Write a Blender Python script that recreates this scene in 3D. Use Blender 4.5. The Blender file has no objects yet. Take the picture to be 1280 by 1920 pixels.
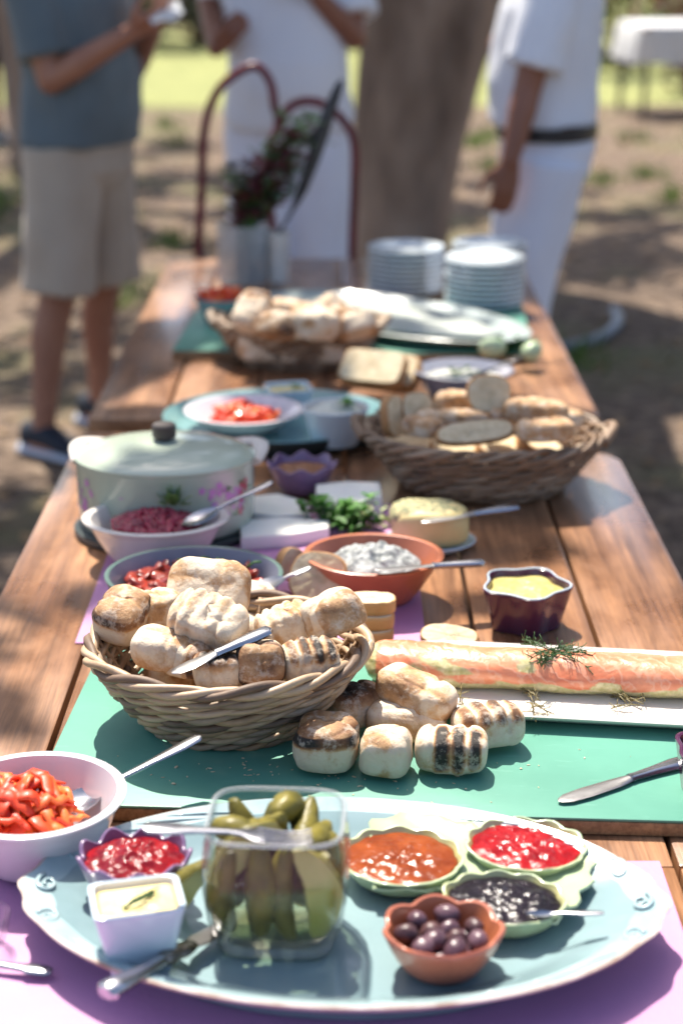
import bpy, bmesh, math, random
from mathutils import Vector, Matrix, noise, Euler
R = math.radians
rnd = random.Random(11)
sc = bpy.context.scene
col = sc.collection

# ------------------------------------------------------------------ camera, sky, sun, exposure
CAMZ, PITCH, FPX = 1.55, math.atan(1110 / 3200), 3200.0
cam = bpy.data.cameras.new('camera')
cam.sensor_fit = 'VERTICAL'; cam.sensor_height = 36; cam.sensor_width = 24; cam.lens = 60
cam.clip_start = 0.05; cam.clip_end = 400
cam.dof.use_dof = True; cam.dof.focus_distance = 1.70; cam.dof.aperture_fstop = 3.2; cam.dof.aperture_blades = 9
camo = bpy.data.objects.new('camera', cam); col.objects.link(camo)
camo.location = (0, 0, CAMZ); camo.rotation_euler = (math.pi / 2 - PITCH, 0, 0)
sc.camera = camo
SUN = Vector((-0.16, 0.46, 0.873)).normalized()
w = bpy.data.worlds.new('World'); sc.world = w; w.use_nodes = True
nt = w.node_tree; nt.nodes.clear()
sky = nt.nodes.new('ShaderNodeTexSky'); sky.sky_type = 'NISHITA'; sky.sun_disc = False
sky.sun_elevation = math.asin(SUN.z); sky.sun_rotation = math.atan2(SUN.x, SUN.y)
sky.air_density = 0.8; sky.dust_density = 2.5; sky.ozone_density = 0.9
bg = nt.nodes.new('ShaderNodeBackground'); bg.inputs['Strength'].default_value = 0.125
wo = nt.nodes.new('ShaderNodeOutputWorld')
nt.links.new(sky.outputs[0], bg.inputs[0]); nt.links.new(bg.outputs[0], wo.inputs[0])
sl = bpy.data.lights.new('sun', 'SUN'); sl.energy = 4.7; sl.angle = R(0.53); sl.color = (1.0, 0.93, 0.82)
so = bpy.data.objects.new('sun', sl); col.objects.link(so)
so.rotation_euler = SUN.to_track_quat('Z', 'Y').to_euler(); so.location = (0, 0, 12)
sc.view_settings.view_transform = 'Standard'; sc.view_settings.look = 'None'
sc.view_settings.exposure = 1.03; sc.view_settings.gamma = 1.0
sc.render.engine = 'CYCLES'
sc.cycles.use_denoising = True
sc.cycles.max_bounces = 10; sc.cycles.transparent_max_bounces = 24
sc.cycles.sample_clamp_indirect = 6

# ------------------------------------------------------------------ helpers
_c, _s = math.cos(PITCH), math.sin(PITCH)
def at(px, py, z=0.75):
    """where the line of sight through photo pixel (px, py) meets height z"""
    u = (px - 640) / FPX; v = (960 - py) / FPX
    t = (z - CAMZ) / (-_s + v * _c)
    return Vector((u * t, (_c + v * _s) * t, z))
def atY(px, py, Y):
    u = (px - 640) / FPX; v = (960 - py) / FPX
    t = Y / (_c + v * _s)
    return Vector((u * t, Y, CAMZ + (-_s + v * _c) * t))
def mpp(px, py, z=0.75):
    """metres for one photo pixel at that point"""
    v = (960 - py) / FPX
    return (z - CAMZ) / (-_s + v * _c) / FPX

class MB:
    def __init__(s): s.v = []; s.f = []; s.m = []
    def add(s, vs, fs, mi=0):
        o = len(s.v); s.v += [tuple(p) for p in vs]
        for f in fs: s.f.append(tuple(i + o for i in f)); s.m.append(mi)
    def rings(s, rs, cap0=True, cap1=True, mi=0):
        n = len(rs[0]); vs = [p for r in rs for p in r]; fs = []
        for i in range(len(rs) - 1):
            for j in range(n):
                k = (j + 1) % n
                fs.append((i*n+j, i*n+k, (i+1)*n+k, (i+1)*n+j))
        if cap0: fs.append(tuple(range(n - 1, -1, -1)))
        if cap1: fs.append(tuple((len(rs)-1)*n + j for j in range(n)))
        s.add(vs, fs, mi)
    def tube(s, path, rad, n=8, caps=True, mi=0, closed=False):
        P = [Vector(p) for p in path]; L = len(P)
        rf = rad if callable(rad) else (lambda t: rad)
        rs = []; prev = None
        for i, p in enumerate(P):
            if closed: d = (P[(i+1) % L] - P[i-1])
            else: d = (P[min(i+1, L-1)] - P[max(i-1, 0)])
            d.normalize()
            if prev is None:
                a = d.orthogonal().normalized()
                if abs(d.z) < .95: a = (Vector((0,0,1)) - d * d.z).normalized()
            else:
                a = prev - d * prev.dot(d)
                a = a.normalized() if a.length > 1e-6 else d.orthogonal().normalized()
            prev = a; b = d.cross(a); r = rf(i / max(1, L - 1))
            if isinstance(r, tuple): ra, rb = r
            else: ra = rb = r
            rs.append([p + a * (ra * math.cos(2*math.pi*k/n)) + b * (rb * math.sin(2*math.pi*k/n)) for k in range(n)])
        if closed: rs.append(rs[0]); caps = False
        s.rings(rs, caps, caps, mi)
    def ball(s, c, r, nu=14, nv=9, mi=0, fn=None, pw=1.0, rot=None):
        c = Vector(c); r = Vector(r) if hasattr(r, '__len__') else Vector((r, r, r))
        sg = lambda x: math.copysign(abs(x) ** pw, x)
        vs = []
        for i in range(nv + 1):
            ph = -math.pi/2 + math.pi * i / nv
            for j in range(nu):
                th = 2*math.pi*j/nu
                d = Vector((sg(math.cos(ph))*sg(math.cos(th)), sg(math.cos(ph))*sg(math.sin(th)), sg(math.sin(ph))))
                p = Vector((d.x*r.x, d.y*r.y, d.z*r.z))
                if fn: p = fn(p, d)
                if rot: p = rot @ p
                vs.append(c + p)
        fs = []
        for i in range(nv):
            for j in range(nu):
                k = (j+1) % nu
                fs.append((i*nu+j, i*nu+k, (i+1)*nu+k, (i+1)*nu+j))
        s.add(vs, fs, mi)
    def box(s, a, b, mi=0):
        x0,y0,z0 = a; x1,y1,z1 = b
        s.add([(x0,y0,z0),(x1,y0,z0),(x1,y1,z0),(x0,y1,z0),(x0,y0,z1),(x1,y0,z1),(x1,y1,z1),(x0,y1,z1)],
              [(0,3,2,1),(4,5,6,7),(0,1,5,4),(1,2,6,5),(2,3,7,6),(3,0,4,7)], mi)
    def mesh(s, name, mats, sharp=38, bevel=0, attr=None):
        me = bpy.data.meshes.new(name); me.from_pydata(s.v, [], s.f); 
        if bevel:
            bm = bmesh.new(); bm.from_mesh(me)
            bmesh.ops.remove_doubles(bm, verts=bm.verts, dist=1e-5)
            es = [e for e in bm.edges if len(e.link_faces) == 2 and e.calc_face_angle(0) > .6]
            bmesh.ops.bevel(bm, geom=es, offset=bevel, segments=2, affect='EDGES', profile=.6)
            bm.to_mesh(me); bm.free()
        else:
            me.polygons.foreach_set('material_index', s.m)
        me.polygons.foreach_set('use_smooth', [True] * len(me.polygons))
        for m in (mats if isinstance(mats, (list, tuple)) else [mats]): me.materials.append(m)
        if attr and not bevel:
            a = me.attributes.new('char', 'FLOAT', 'POINT'); a.data.foreach_set('value', attr)
        me.update()
        if sharp: me.set_sharp_from_angle(angle=R(sharp))
        return me
    def build(s, name, mats, parent=None, loc=(0,0,0), rot=(0,0,0), **k):
        return link(name, s.mesh(name, mats, **k), parent, loc, rot)

def link(name, me, parent=None, loc=(0,0,0), rot=(0,0,0)):
    o = bpy.data.objects.new(name, me); col.objects.link(o)
    o.parent = parent; o.location = loc; o.rotation_euler = rot
    return o
def tag(o, label, cat, group=None, kind=None):
    o['label'] = label
    if cat: o['category'] = cat
    if group: o['group'] = group
    if kind: o['kind'] = kind
    return o
def thing(name, label, cat, loc=(0,0,0), rot=(0,0,0), group=None):
    return tag(link(name, None, None, loc, rot), label, cat, group)
def struct(o): o['kind'] = 'structure'; return o
def stuff(o): o['kind'] = 'stuff'; return o

# ------------------------------------------------------------------ materials
def nodes(name):
    m = bpy.data.materials.new(name); m.use_nodes = True
    t = m.node_tree; t.nodes.clear()
    o = t.nodes.new('ShaderNodeOutputMaterial'); p = t.nodes.new('ShaderNodeBsdfPrincipled')
    t.links.new(p.outputs[0], o.inputs[0])
    return m, t, p, o
def noise_node(t, scale, stretch=(1,1,1), detail=4, rough=.55, rnd_off=True, dist=0):
    tc = t.nodes.new('ShaderNodeTexCoord'); mp = t.nodes.new('ShaderNodeMapping')
    mp.inputs['Scale'].default_value = stretch
    t.links.new(tc.outputs['Object'], mp.inputs['Vector'])
    if rnd_off:
        oi = t.nodes.new('ShaderNodeObjectInfo'); mu = t.nodes.new('ShaderNodeMath'); mu.operation = 'MULTIPLY'
        mu.inputs[1].default_value = 37.0
        t.links.new(oi.outputs['Random'], mu.inputs[0]); t.links.new(mu.outputs[0], mp.inputs['Location'])
    n = t.nodes.new('ShaderNodeTexNoise'); n.inputs['Scale'].default_value = scale
    n.inputs['Detail'].default_value = detail; n.inputs['Roughness'].default_value = rough
    n.inputs['Distortion'].default_value = dist
    t.links.new(mp.outputs[0], n.inputs['Vector'])
    return n
def ramp(t, src, stops):
    r = t.nodes.new('ShaderNodeValToRGB'); e = r.color_ramp.elements
    while len(e) < len(stops): e.new(.5)
    for k, (p, c) in enumerate(stops): e[k].position = p; e[k].color = (*c, 1)
    t.links.new(src, r.inputs[0]); return r
def bump(t, p, src, strength, dist=.002):
    b = t.nodes.new('ShaderNodeBump'); b.inputs['Strength'].default_value = strength; b.inputs['Distance'].default_value = dist
    t.links.new(src, b.inputs['Height']); t.links.new(b.outputs[0], p.inputs['Normal'])
def M(name, c1, c2=None, scale=20, rough=.5, bmp=0, bscale=None, bdist=.002, stretch=(1,1,1), metal=0, coat=0, sss=0, sssr=.004, detail=4, lo=.35, hi=.65, spec=.5, sheen=0, trans=0):
    m, t, p, o = nodes(name)
    c2 = c2 or tuple(x * .8 for x in c1)
    n = noise_node(t, scale, stretch, detail)
    r = ramp(t, n.outputs['Fac'], [(lo, c2), (hi, c1)])
    t.links.new(r.outputs[0], p.inputs['Base Color'])
    p.inputs['Roughness'].default_value = rough; p.inputs['Metallic'].default_value = metal
    p.inputs['Coat Weight'].default_value = coat; p.inputs['Coat Roughness'].default_value = .08
    p.inputs['Specular IOR Level'].default_value = spec
    if sheen: p.inputs['Sheen Weight'].default_value = sheen
    if trans: p.inputs['Transmission Weight'].default_value = trans
    if sss:
        p.inputs['Subsurface Weight'].default_value = sss; p.inputs['Subsurface Radius'].default_value = (1, .5, .3); p.inputs['Subsurface Scale'].default_value = sssr
    if bmp:
        b = noise_node(t, bscale or scale * 3, stretch, 5)
        bump(t, p, b.outputs['Fac'], bmp, bdist)
    return m
def leafmat(name, c1, c2, tl=.35, rough=.5):
    m, t, p, o = nodes(name)
    n = noise_node(t, 9, detail=3)
    r = ramp(t, n.outputs['Fac'], [(.35, c2), (.65, c1)])
    t.links.new(r.outputs[0], p.inputs['Base Color']); p.inputs['Roughness'].default_value = rough
    tr = t.nodes.new('ShaderNodeBsdfTranslucent'); mx = t.nodes.new('ShaderNodeMixShader'); mx.inputs[0].default_value = tl
    t.links.new(r.outputs[0], tr.inputs['Color'])
    t.links.new(p.outputs[0], mx.inputs[1]); t.links.new(tr.outputs[0], mx.inputs[2]); t.links.new(mx.outputs[0], o.inputs[0])
    return m
def glassmat(name, tint=(.95,.97,.97), ior=1.45, rough=.02, milk=0):
    m, t, p, o = nodes(name)
    t.nodes.remove(p)
    tr = t.nodes.new('ShaderNodeBsdfTransparent'); tr.inputs[0].default_value = (*tint, 1)
    gl = t.nodes.new('ShaderNodeBsdfGlossy'); gl.inputs['Roughness'].default_value = rough
    lw_ = t.nodes.new('ShaderNodeLayerWeight'); lw_.inputs['Blend'].default_value = .5
    pw_ = t.nodes.new('ShaderNodeMath'); pw_.operation = 'POWER'; pw_.inputs[1].default_value = 3.0
    fr = t.nodes.new('ShaderNodeMath'); fr.operation = 'MULTIPLY_ADD'; fr.inputs[1].default_value = .8; fr.inputs[2].default_value = ((ior-1)/(ior+1))**2
    t.links.new(lw_.outputs['Facing'], pw_.inputs[0]); t.links.new(pw_.outputs[0], fr.inputs[0])
    mx = t.nodes.new('ShaderNodeMixShader')
    t.links.new(fr.outputs[0], mx.inputs[0]); t.links.new(tr.outputs[0], mx.inputs[1]); t.links.new(gl.outputs[0], mx.inputs[2])
    if milk:
        df = t.nodes.new('ShaderNodeBsdfDiffuse'); df.inputs[0].default_value = (.75,.75,.76,1); m2 = t.nodes.new('ShaderNodeMixShader'); m2.inputs[0].default_value = milk
        t.links.new(mx.outputs[0], m2.inputs[1]); t.links.new(df.outputs[0], m2.inputs[2]); mx = m2
    else:   # thick glass looks darker where it is seen edge on
        er = ramp(t, lw_.outputs['Facing'], [(.55, tint), (.97, tuple(v*.55 for v in tint))]); t.links.new(er.outputs[0], tr.inputs[0])
    t.links.new(mx.outputs[0], o.inputs[0])
    return m
def woodmat(name, dark, light, rough=.33, coat=.35):
    m, t, p, o = nodes(name)
    n = noise_node(t, 3.0, (9, .7, 9), 6, .6, dist=.6)
    g = noise_node(t, 12.0, (16, .5, 16), 5, .7)
    blot = noise_node(t, 7.0, (1, .6, 1), 5, .6)
    r = ramp(t, n.outputs['Fac'], [(.25, dark), (.5, tuple((a+b)/2 for a, b in zip(dark, light))), (.75, light)])
    r2 = ramp(t, g.outputs['Fac'], [(.35, (.35,.3,.28)), (.6, (1,1,1))])
    mx = t.nodes.new('ShaderNodeMix'); mx.data_type = 'RGBA'; mx.blend_type = 'MULTIPLY'; mx.inputs[0].default_value = .6
    t.links.new(r.outputs[0], mx.inputs[6]); t.links.new(r2.outputs[0], mx.inputs[7])
    r4 = ramp(t, blot.outputs['Fac'], [(.38, (.45,.38,.34)), (.6, (1,1,1))])
    m2 = t.nodes.new('ShaderNodeMix'); m2.data_type = 'RGBA'; m2.blend_type = 'MULTIPLY'; m2.inputs[0].default_value = .8
    t.links.new(mx.outputs[2], m2.inputs[6]); t.links.new(r4.outputs[0], m2.inputs[7])
    t.links.new(m2.outputs[2], p.inputs['Base Color'])
    rr = ramp(t, blot.outputs['Fac'], [(.3, (rough*.7,)*3), (.7, (rough*1.5,)*3)])
    t.links.new(rr.outputs[0], p.inputs['Roughness'])
    p.inputs['Coat Weight'].default_value = coat; p.inputs['Coat Roughness'].default_value = .15
    bump(t, p, g.outputs['Fac'], .25, .0015)
    return m
def breadmat(name, pale, tan, brown, black=(.02,.014,.01), nz=.35, flour=.55):
    m, t, p, o = nodes(name)
    a = t.nodes.new('ShaderNodeAttribute'); a.attribute_name = 'char'
    n = noise_node(t, 55, detail=8, rough=.7); n2 = noise_node(t, 150, detail=5, rough=.7); n3 = noise_node(t, 70, detail=6, rough=.7)
    ad = t.nodes.new('ShaderNodeMath'); ad.operation = 'MULTIPLY_ADD'
    ad.inputs[1].default_value = nz * 2; ad.inputs[2].default_value = -nz
    t.links.new(n.outputs['Fac'], ad.inputs[0])
    su = t.nodes.new('ShaderNodeMath'); su.operation = 'ADD'
    t.links.new(a.outputs['Fac'], su.inputs[0]); t.links.new(ad.outputs[0], su.inputs[1])
    r = ramp(t, su.outputs[0], [(.10, pale), (.30, tan), (.60, brown), (.86, black)])
    fl = ramp(t, n3.outputs['Fac'], [(.50, (0,0,0)), (.60, (flour,)*3)])
    mx = t.nodes.new('ShaderNodeMix'); mx.data_type = 'RGBA'
    mx.inputs[7].default_value = (min(1, pale[0]*1.06), min(1, pale[1]*1.10), min(1, pale[2]*1.2), 1)
    t.links.new(fl.outputs[0], mx.inputs[0]); t.links.new(r.outputs[0], mx.inputs[6])
    t.links.new(mx.outputs[2], p.inputs['Base Color'])
    p.inputs['Roughness'].default_value = .66
    p.inputs['Subsurface Weight'].default_value = .08; p.inputs['Subsurface Radius'].default_value = (1,.6,.35); p.inputs['Subsurface Scale'].default_value = .005
    b1 = t.nodes.new('ShaderNodeBump'); b1.inputs['Strength'].default_value = .55; b1.inputs['Distance'].default_value = .006
    t.links.new(n3.outputs['Fac'], b1.inputs['Height'])
    b2 = t.nodes.new('ShaderNodeBump'); b2.inputs['Strength'].default_value = .4; b2.inputs['Distance'].default_value = .002
    t.links.new(n2.outputs['Fac'], b2.inputs['Height']); t.links.new(b1.outputs[0], b2.inputs['Normal']); t.links.new(b2.outputs[0], p.inputs['Normal'])
    return m

WOOD = woodmat('table_wood', (.16,.068,.034), (.64,.33,.16), .3, .6)
WOODE = woodmat('board_edge_wood', (.28,.13,.05), (.52,.30,.14), .5, 0)
def green_mat():
    m, t, p, o = nodes('green_paint')
    n = noise_node(t, 6, detail=4); sc_ = noise_node(t, 16, (1, 7, 1), 7, .72); ch = noise_node(t, 30, detail=7, rough=.75)
    r = ramp(t, n.outputs['Fac'], [(.35, (.080,.255,.185)), (.65, (.115,.325,.24))])
    s_ = ramp(t, sc_.outputs['Fac'], [(.60, (0,0,0)), (.70, (.35,.35,.35))]); c_ = ramp(t, ch.outputs['Fac'], [(.70, (0,0,0)), (.73, (.8,.8,.8))])
    m1 = t.nodes.new('ShaderNodeMix'); m1.data_type = 'RGBA'; m1.inputs[7].default_value = (.24,.47,.38,1)
    t.links.new(s_.outputs[0], m1.inputs[0]); t.links.new(r.outputs[0], m1.inputs[6])
    m2 = t.nodes.new('ShaderNodeMix'); m2.data_type = 'RGBA'; m2.inputs[7].default_value = (.34,.50,.42,1)
    t.links.new(c_.outputs[0], m2.inputs[0]); t.links.new(m1.outputs[2], m2.inputs[6]); t.links.new(m2.outputs[2], p.inputs['Base Color'])
    p.inputs['Roughness'].default_value = .4; bump(t, p, sc_.outputs['Fac'], .15, .001)
    return m
GREEN = green_mat()
PURPLE = M('purple_mat', (.52,.25,.45), (.46,.215,.40), 5, .6, .25, 240)
BLUECER = M('blue_glaze', (.25,.355,.375), (.20,.30,.32), 5, .16, .05, 14, coat=.5)
BLUERIM = M('blue_glaze_rim', (.40,.50,.51), (.30,.42,.44), 25, .2, .2, 60, coat=.4)
BROWNRIM = M('worn_brown_edge', (.30,.20,.15), (.55,.50,.46), 30, .5)
WHITECER = M('white_glaze', (.72,.68,.70), (.66,.62,.64), 4, .18, .03, 12, coat=.4)
PLATECER = M('plate_glaze', (.74,.80,.82), (.68,.75,.78), 4, .15, coat=.5)
CREAMCER = M('cream_glaze', (.74,.70,.64), (.66,.60,.54), 8, .3, .05, 20, coat=.3)
PALEBLUE = M('pale_blue_glaze', (.58,.68,.74), (.52,.63,.70), 4, .18, coat=.4)
GREYGREEN = M('grey_green_glaze', (.12,.20,.17), (.08,.13,.12), 9, .3, .06, 20, coat=.3)
GREYIN = M('grey_blue_glaze', (.26,.27,.33), (.20,.21,.27), 9, .3, coat=.3)
TERRA = M('terracotta_glaze', (.50,.16,.075), (.40,.12,.055), 14, .32, .1, 40, coat=.25)
TERRAPINK = M('coral_glaze', (.50,.17,.10), (.42,.12,.07), 14, .3, .1, 40, coat=.3)
PURPCER = M('aubergine_glaze', (.075,.018,.055), (.045,.010,.035), 12, .22, coat=.5)
MAUVECER = M('mauve_glaze', (.24,.15,.27), (.17,.10,.20), 12, .3, coat=.3)
LIME = M('lime_leaf_glaze', (.47,.51,.28), (.38,.48,.31), 16, .28, .15, 60, coat=.4)
YELLOWG = M('yellow_leaf_glaze', (.54,.47,.18), (.47,.49,.25), 14, .28, .1, 60, coat=.4)
TEALCER = M('teal_glaze', (.20,.36,.36), (.15,.29,.30), 7, .25, coat=.3)
DARKTRAY = M('dark_tray', (.035,.05,.05), (.02,.03,.032), 9, .35)
ENAMEL = M('pale_green_enamel', (.44,.50,.395), (.38,.45,.365), 5, .24, .03, 10, coat=.5)
FLORAL = M('purple_flower_print', (.46,.17,.44), (.54,.28,.54), 40, .25, coat=.4)
FLORALR = M('red_flower_print', (.52,.05,.13), (.40,.03,.09), 40, .25, coat=.4)
FLORALG = M('green_leaf_print', (.06,.16,.07), (.10,.24,.12), 40, .25, coat=.4)
KNOB = M('dark_knob', (.07,.055,.05), (.04,.03,.028), 30, .5)
SILVER = M('silver', (.50,.50,.52), (.38,.38,.41), 30, .25, .05, 90, metal=1)
STEEL = M('worn_steel', (.45,.44,.44), (.30,.29,.29), 60, .34, .15, 200, metal=1, stretch=(.3,1,1))
ORNATE = M('tarnished_silver', (.40,.37,.33), (.10,.09,.07), 120, .3, .8, 160, metal=1)
GLASS = glassmat('clear_glass', (.95,.97,.97), 1.28)
GLASSRIM = glassmat('glass_rim', (.9,.95,.95), 1.6, .03, .2)  # white diffuse share put in to draw bright lines along the glass edges
BRINE = glassmat('brine', (.93,.92,.76), 1.2, .03)
CANE = M('grey_cane', (.47,.31,.175), (.28,.175,.095), 22, .55, .4, 90, stretch=(1,1,1))
CANE2 = M('brown_cane', (.28,.18,.11), (.15,.095,.06), 18, .6, .4, 90)
CANE4 = M('pale_cane', (.56,.40,.26), (.37,.25,.15), 22, .5, .4, 90)
CANE3 = M('weathered_cane', (.38,.28,.19), (.22,.155,.105), 18, .6, .4, 90)
BREAD = breadmat('grilled_bread', (.70,.575,.42), (.52,.30,.14), (.19,.08,.03), nz=.40, flour=.45)
CRUMB = M('bread_crumb', (.72,.60,.40), (.58,.46,.28), 70, .8, .6, 160, .002)
CRUST = M('bread_crust', (.50,.27,.11), (.36,.17,.06), 30, .65, .3, 90)
RUSK = M('baked_crust', (.68,.40,.17), (.54,.28,.10), 20, .65, .3, 90)
PEPPER = M('roast_pepper', (.78,.075,.015), (.60,.03,.01), 25, .45, .5, 60, .003, coat=.05, sss=.15)
PEPPER2 = M('roast_pepper_orange', (.85,.20,.04), (.75,.10,.02), 25, .45, .5, 60, .003, coat=.05, sss=.15)
TOMATO = M('dried_tomato', (.36,.045,.02), (.20,.02,.012), 30, .28, .6, 70, .003, coat=.4)
JAMRED = M('red_jam', (.36,.010,.014), (.20,.004,.008), 60, .16, .45, 130, .003, spec=.35)
JAMDK = M('dark_red_jam', (.28,.010,.014), (.14,.004,.01), 60, .16, .45, 130, .003, spec=.35)
JAMOR = M('apricot_jam', (.28,.060,.014), (.17,.03,.008), 40, .18, .45, 100, .003, spec=.35)
JAMBK = M('black_berry_jam', (.018,.012,.018), (.008,.006,.01), 40, .14, .5, 110, .004, spec=.35)
SEED = M('pomegranate_seed', (.42,.015,.05), (.22,.006,.025), 60, .12, coat=.6)
OLIVE = M('purple_olive', (.14,.075,.095), (.07,.032,.045), 40, .33, .15, 120)
BUTTER = M('yellow_butter', (.80,.70,.36), (.74,.60,.24), 18, .35, .3, 40, .002, sss=.2)
MUSTARD = M('mustard', (.50,.44,.16), (.40,.34,.10), 40, .35, .4, 90)
PATE = M('grey_herb_spread', (.40,.41,.40), (.16,.17,.165), 130, .6, .9, 90, .004)
CREAMD = M('cream_dip', (.68,.68,.60), (.58,.58,.48), 20, .4, .4, 50)
SAUCE = M('brown_sauce', (.34,.15,.06), (.24,.09,.035), 30, .35, .4, 60)
CHEESE = M('white_rind_cheese', (.88,.87,.80), (.82,.81,.73), 16, .6, .25, 70, sss=.15)
YCHEESE = M('yellow_cheese', (.72,.58,.26), (.62,.50,.22), 20, .5, .2, 60, sss=.15)
HERBRIND = M('herb_rind', (.20,.21,.11), (.52,.44,.22), 120, .8, .8, 120, lo=.42, hi=.55)
PARSLEY = leafmat('parsley', (.12,.32,.05), (.05,.17,.025))
DILL = leafmat('dill', (.06,.15,.04), (.035,.09,.025), .2)
PICKLE = M('pickle_skin', (.20,.165,.028), (.095,.085,.016), 30, .38, .5, 90, spec=.3)
PICKLEIN = M('pickle_flesh', (.52,.47,.17), (.40,.38,.12), 26, .35, .3, 60, spec=.3, sss=.2)
def salmon_mat():
    m, t, p, o = nodes('salmon_flesh')
    a = t.nodes.new('ShaderNodeAttribute'); a.attribute_name = 'char'
    tc = t.nodes.new('ShaderNodeTexCoord'); wv = t.nodes.new('ShaderNodeTexWave'); wv.bands_direction = 'DIAGONAL'
    wv.inputs['Scale'].default_value = 22; wv.inputs['Distortion'].default_value = 11; wv.inputs['Detail'].default_value = 3; wv.inputs['Detail Scale'].default_value = 2
    t.links.new(tc.outputs['Object'], wv.inputs['Vector'])
    n = noise_node(t, 28, (.5,1,1), 6, .65); n2 = noise_node(t, 160, detail=4)
    r = ramp(t, n.outputs['Fac'], [(.35, (.66,.17,.075)), (.65, (.80,.32,.17))])
    wl = ramp(t, wv.outputs['Fac'], [(.78, (0,0,0)), (.99, (.28,.28,.28))])
    m1 = t.nodes.new('ShaderNodeMix'); m1.data_type = 'RGBA'; m1.inputs[7].default_value = (.86,.60,.44,1)
    t.links.new(wl.outputs[0], m1.inputs[0]); t.links.new(r.outputs[0], m1.inputs[6])
    g_ = ramp(t, n2.outputs['Fac'], [(.35, (.46,.42,.17)), (.65, (.68,.60,.34))])
    ad = t.nodes.new('ShaderNodeMath'); ad.operation = 'MULTIPLY_ADD'; ad.inputs[1].default_value = .9; ad.inputs[2].default_value = -.45
    t.links.new(n.outputs['Fac'], ad.inputs[0]); su = t.nodes.new('ShaderNodeMath'); su.operation = 'ADD'
    t.links.new(ad.outputs[0], su.inputs[0]); t.links.new(a.outputs['Fac'], su.inputs[1])
    ms = ramp(t, su.outputs[0], [(.36, (0,0,0)), (.50, (1,1,1))])
    m2 = t.nodes.new('ShaderNodeMix'); m2.data_type = 'RGBA'
    t.links.new(ms.outputs[0], m2.inputs[0]); t.links.new(m1.outputs[2], m2.inputs[6]); t.links.new(g_.outputs[0], m2.inputs[7])
    t.links.new(m2.outputs[2], p.inputs['Base Color']); p.inputs['Roughness'].default_value = .34; p.inputs['Coat Weight'].default_value = .2
    p.inputs['Subsurface Weight'].default_value = .12; p.inputs['Subsurface Radius'].default_value = (1,.4,.2); p.inputs['Subsurface Scale'].default_value = .004
    bump(t, p, wv.outputs['Fac'], .18, .002)
    return m
SALMON = salmon_mat()
SALMONG = M('cucumber_film', (.66,.60,.36), (.52,.52,.27), 30, .35, .3, 70, coat=.2)
FISHCER = M('celadon_glaze', (.42,.48,.46), (.36,.43,.41), 5, .3, coat=.2)
CANE5 = M('dark_cane', (.20,.13,.085), (.12,.075,.05), 22, .6, .4, 90)
OLIVE2 = M('brown_olive', (.11,.05,.05), (.05,.02,.025), 30, .4, .3, 120)
PAPER = M('white_napkin', (.80,.80,.80), (.74,.74,.75), 8, .8)
IRON = M('dark_red_iron', (.16,.010,.022), (.10,.007,.014), 20, .38, .2, 120)
TRUNKM = M('bark', (.40,.29,.22), (.17,.115,.085), 5, .9, 1.0, 16, .03, stretch=(1,1,.35))
LEAF = leafmat('tree_leaf', (.085,.13,.03), (.045,.08,.018), .35)
LEAFY = leafmat('shrub_leaf', (.12,.17,.035), (.07,.11,.025), .4)
SKIN = M('tanned_skin', (.42,.20,.125), (.36,.16,.10), 9, .48, .12, 120, sss=.12, sssr=.008)
SKIND = M('deep_tanned_skin', (.30,.125,.075), (.25,.10,.06), 9, .48, .12, 120, sss=.12, sssr=.008)
HAIR = M('dark_hair', (.035,.024,.018), (.02,.014,.01), 60, .5, .6, 90, stretch=(1,1,.2))
TEE = M('slate_cotton', (.145,.185,.20), (.115,.15,.165), 5, .85, .25, 260, sheen=.2)
WHITEC = M('white_cotton', (.80,.82,.88), (.75,.77,.84), 4, .85, .2, 260, sheen=.2)
WHITEP = M('white_trousers', (.78,.80,.89), (.73,.75,.85), 4, .85, .2, 260, sheen=.2)
KHAKI = M('khaki_cotton', (.52,.43,.33), (.45,.36,.27), 5, .85, .25, 260, sheen=.2)
BLACKC = M('black_cotton', (.018,.018,.02), (.012,.012,.014), 5, .85)
SHOE = M('navy_knit', (.018,.025,.04), (.012,.016,.026), 60, .7, .4, 200)
SOLE = M('white_sole', (.62,.66,.74), (.52,.56,.64), 20, .6)
BELT = M('black_belt', (.02,.02,.025), (.012,.012,.015), 20, .4)
PIPE = M('grey_pipe', (.20,.23,.27), (.16,.18,.22), 20, .4)
CLOTHW = M('white_tablecloth', (.74,.74,.75), (.68,.68,.69), 3, .85)
PURPLEAF = leafmat('purple_leaf', (.24,.07,.09), (.13,.04,.06), .25)
GREENLEAF = leafmat('vase_leaf', (.20,.30,.15), (.11,.19,.09), .3)
PETAL = leafmat('white_petal', (.72,.70,.72), (.62,.60,.64), .35)
DARKPOD = M('dark_seed_pod', (.045,.045,.05), (.025,.025,.03), 20, .5)

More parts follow.
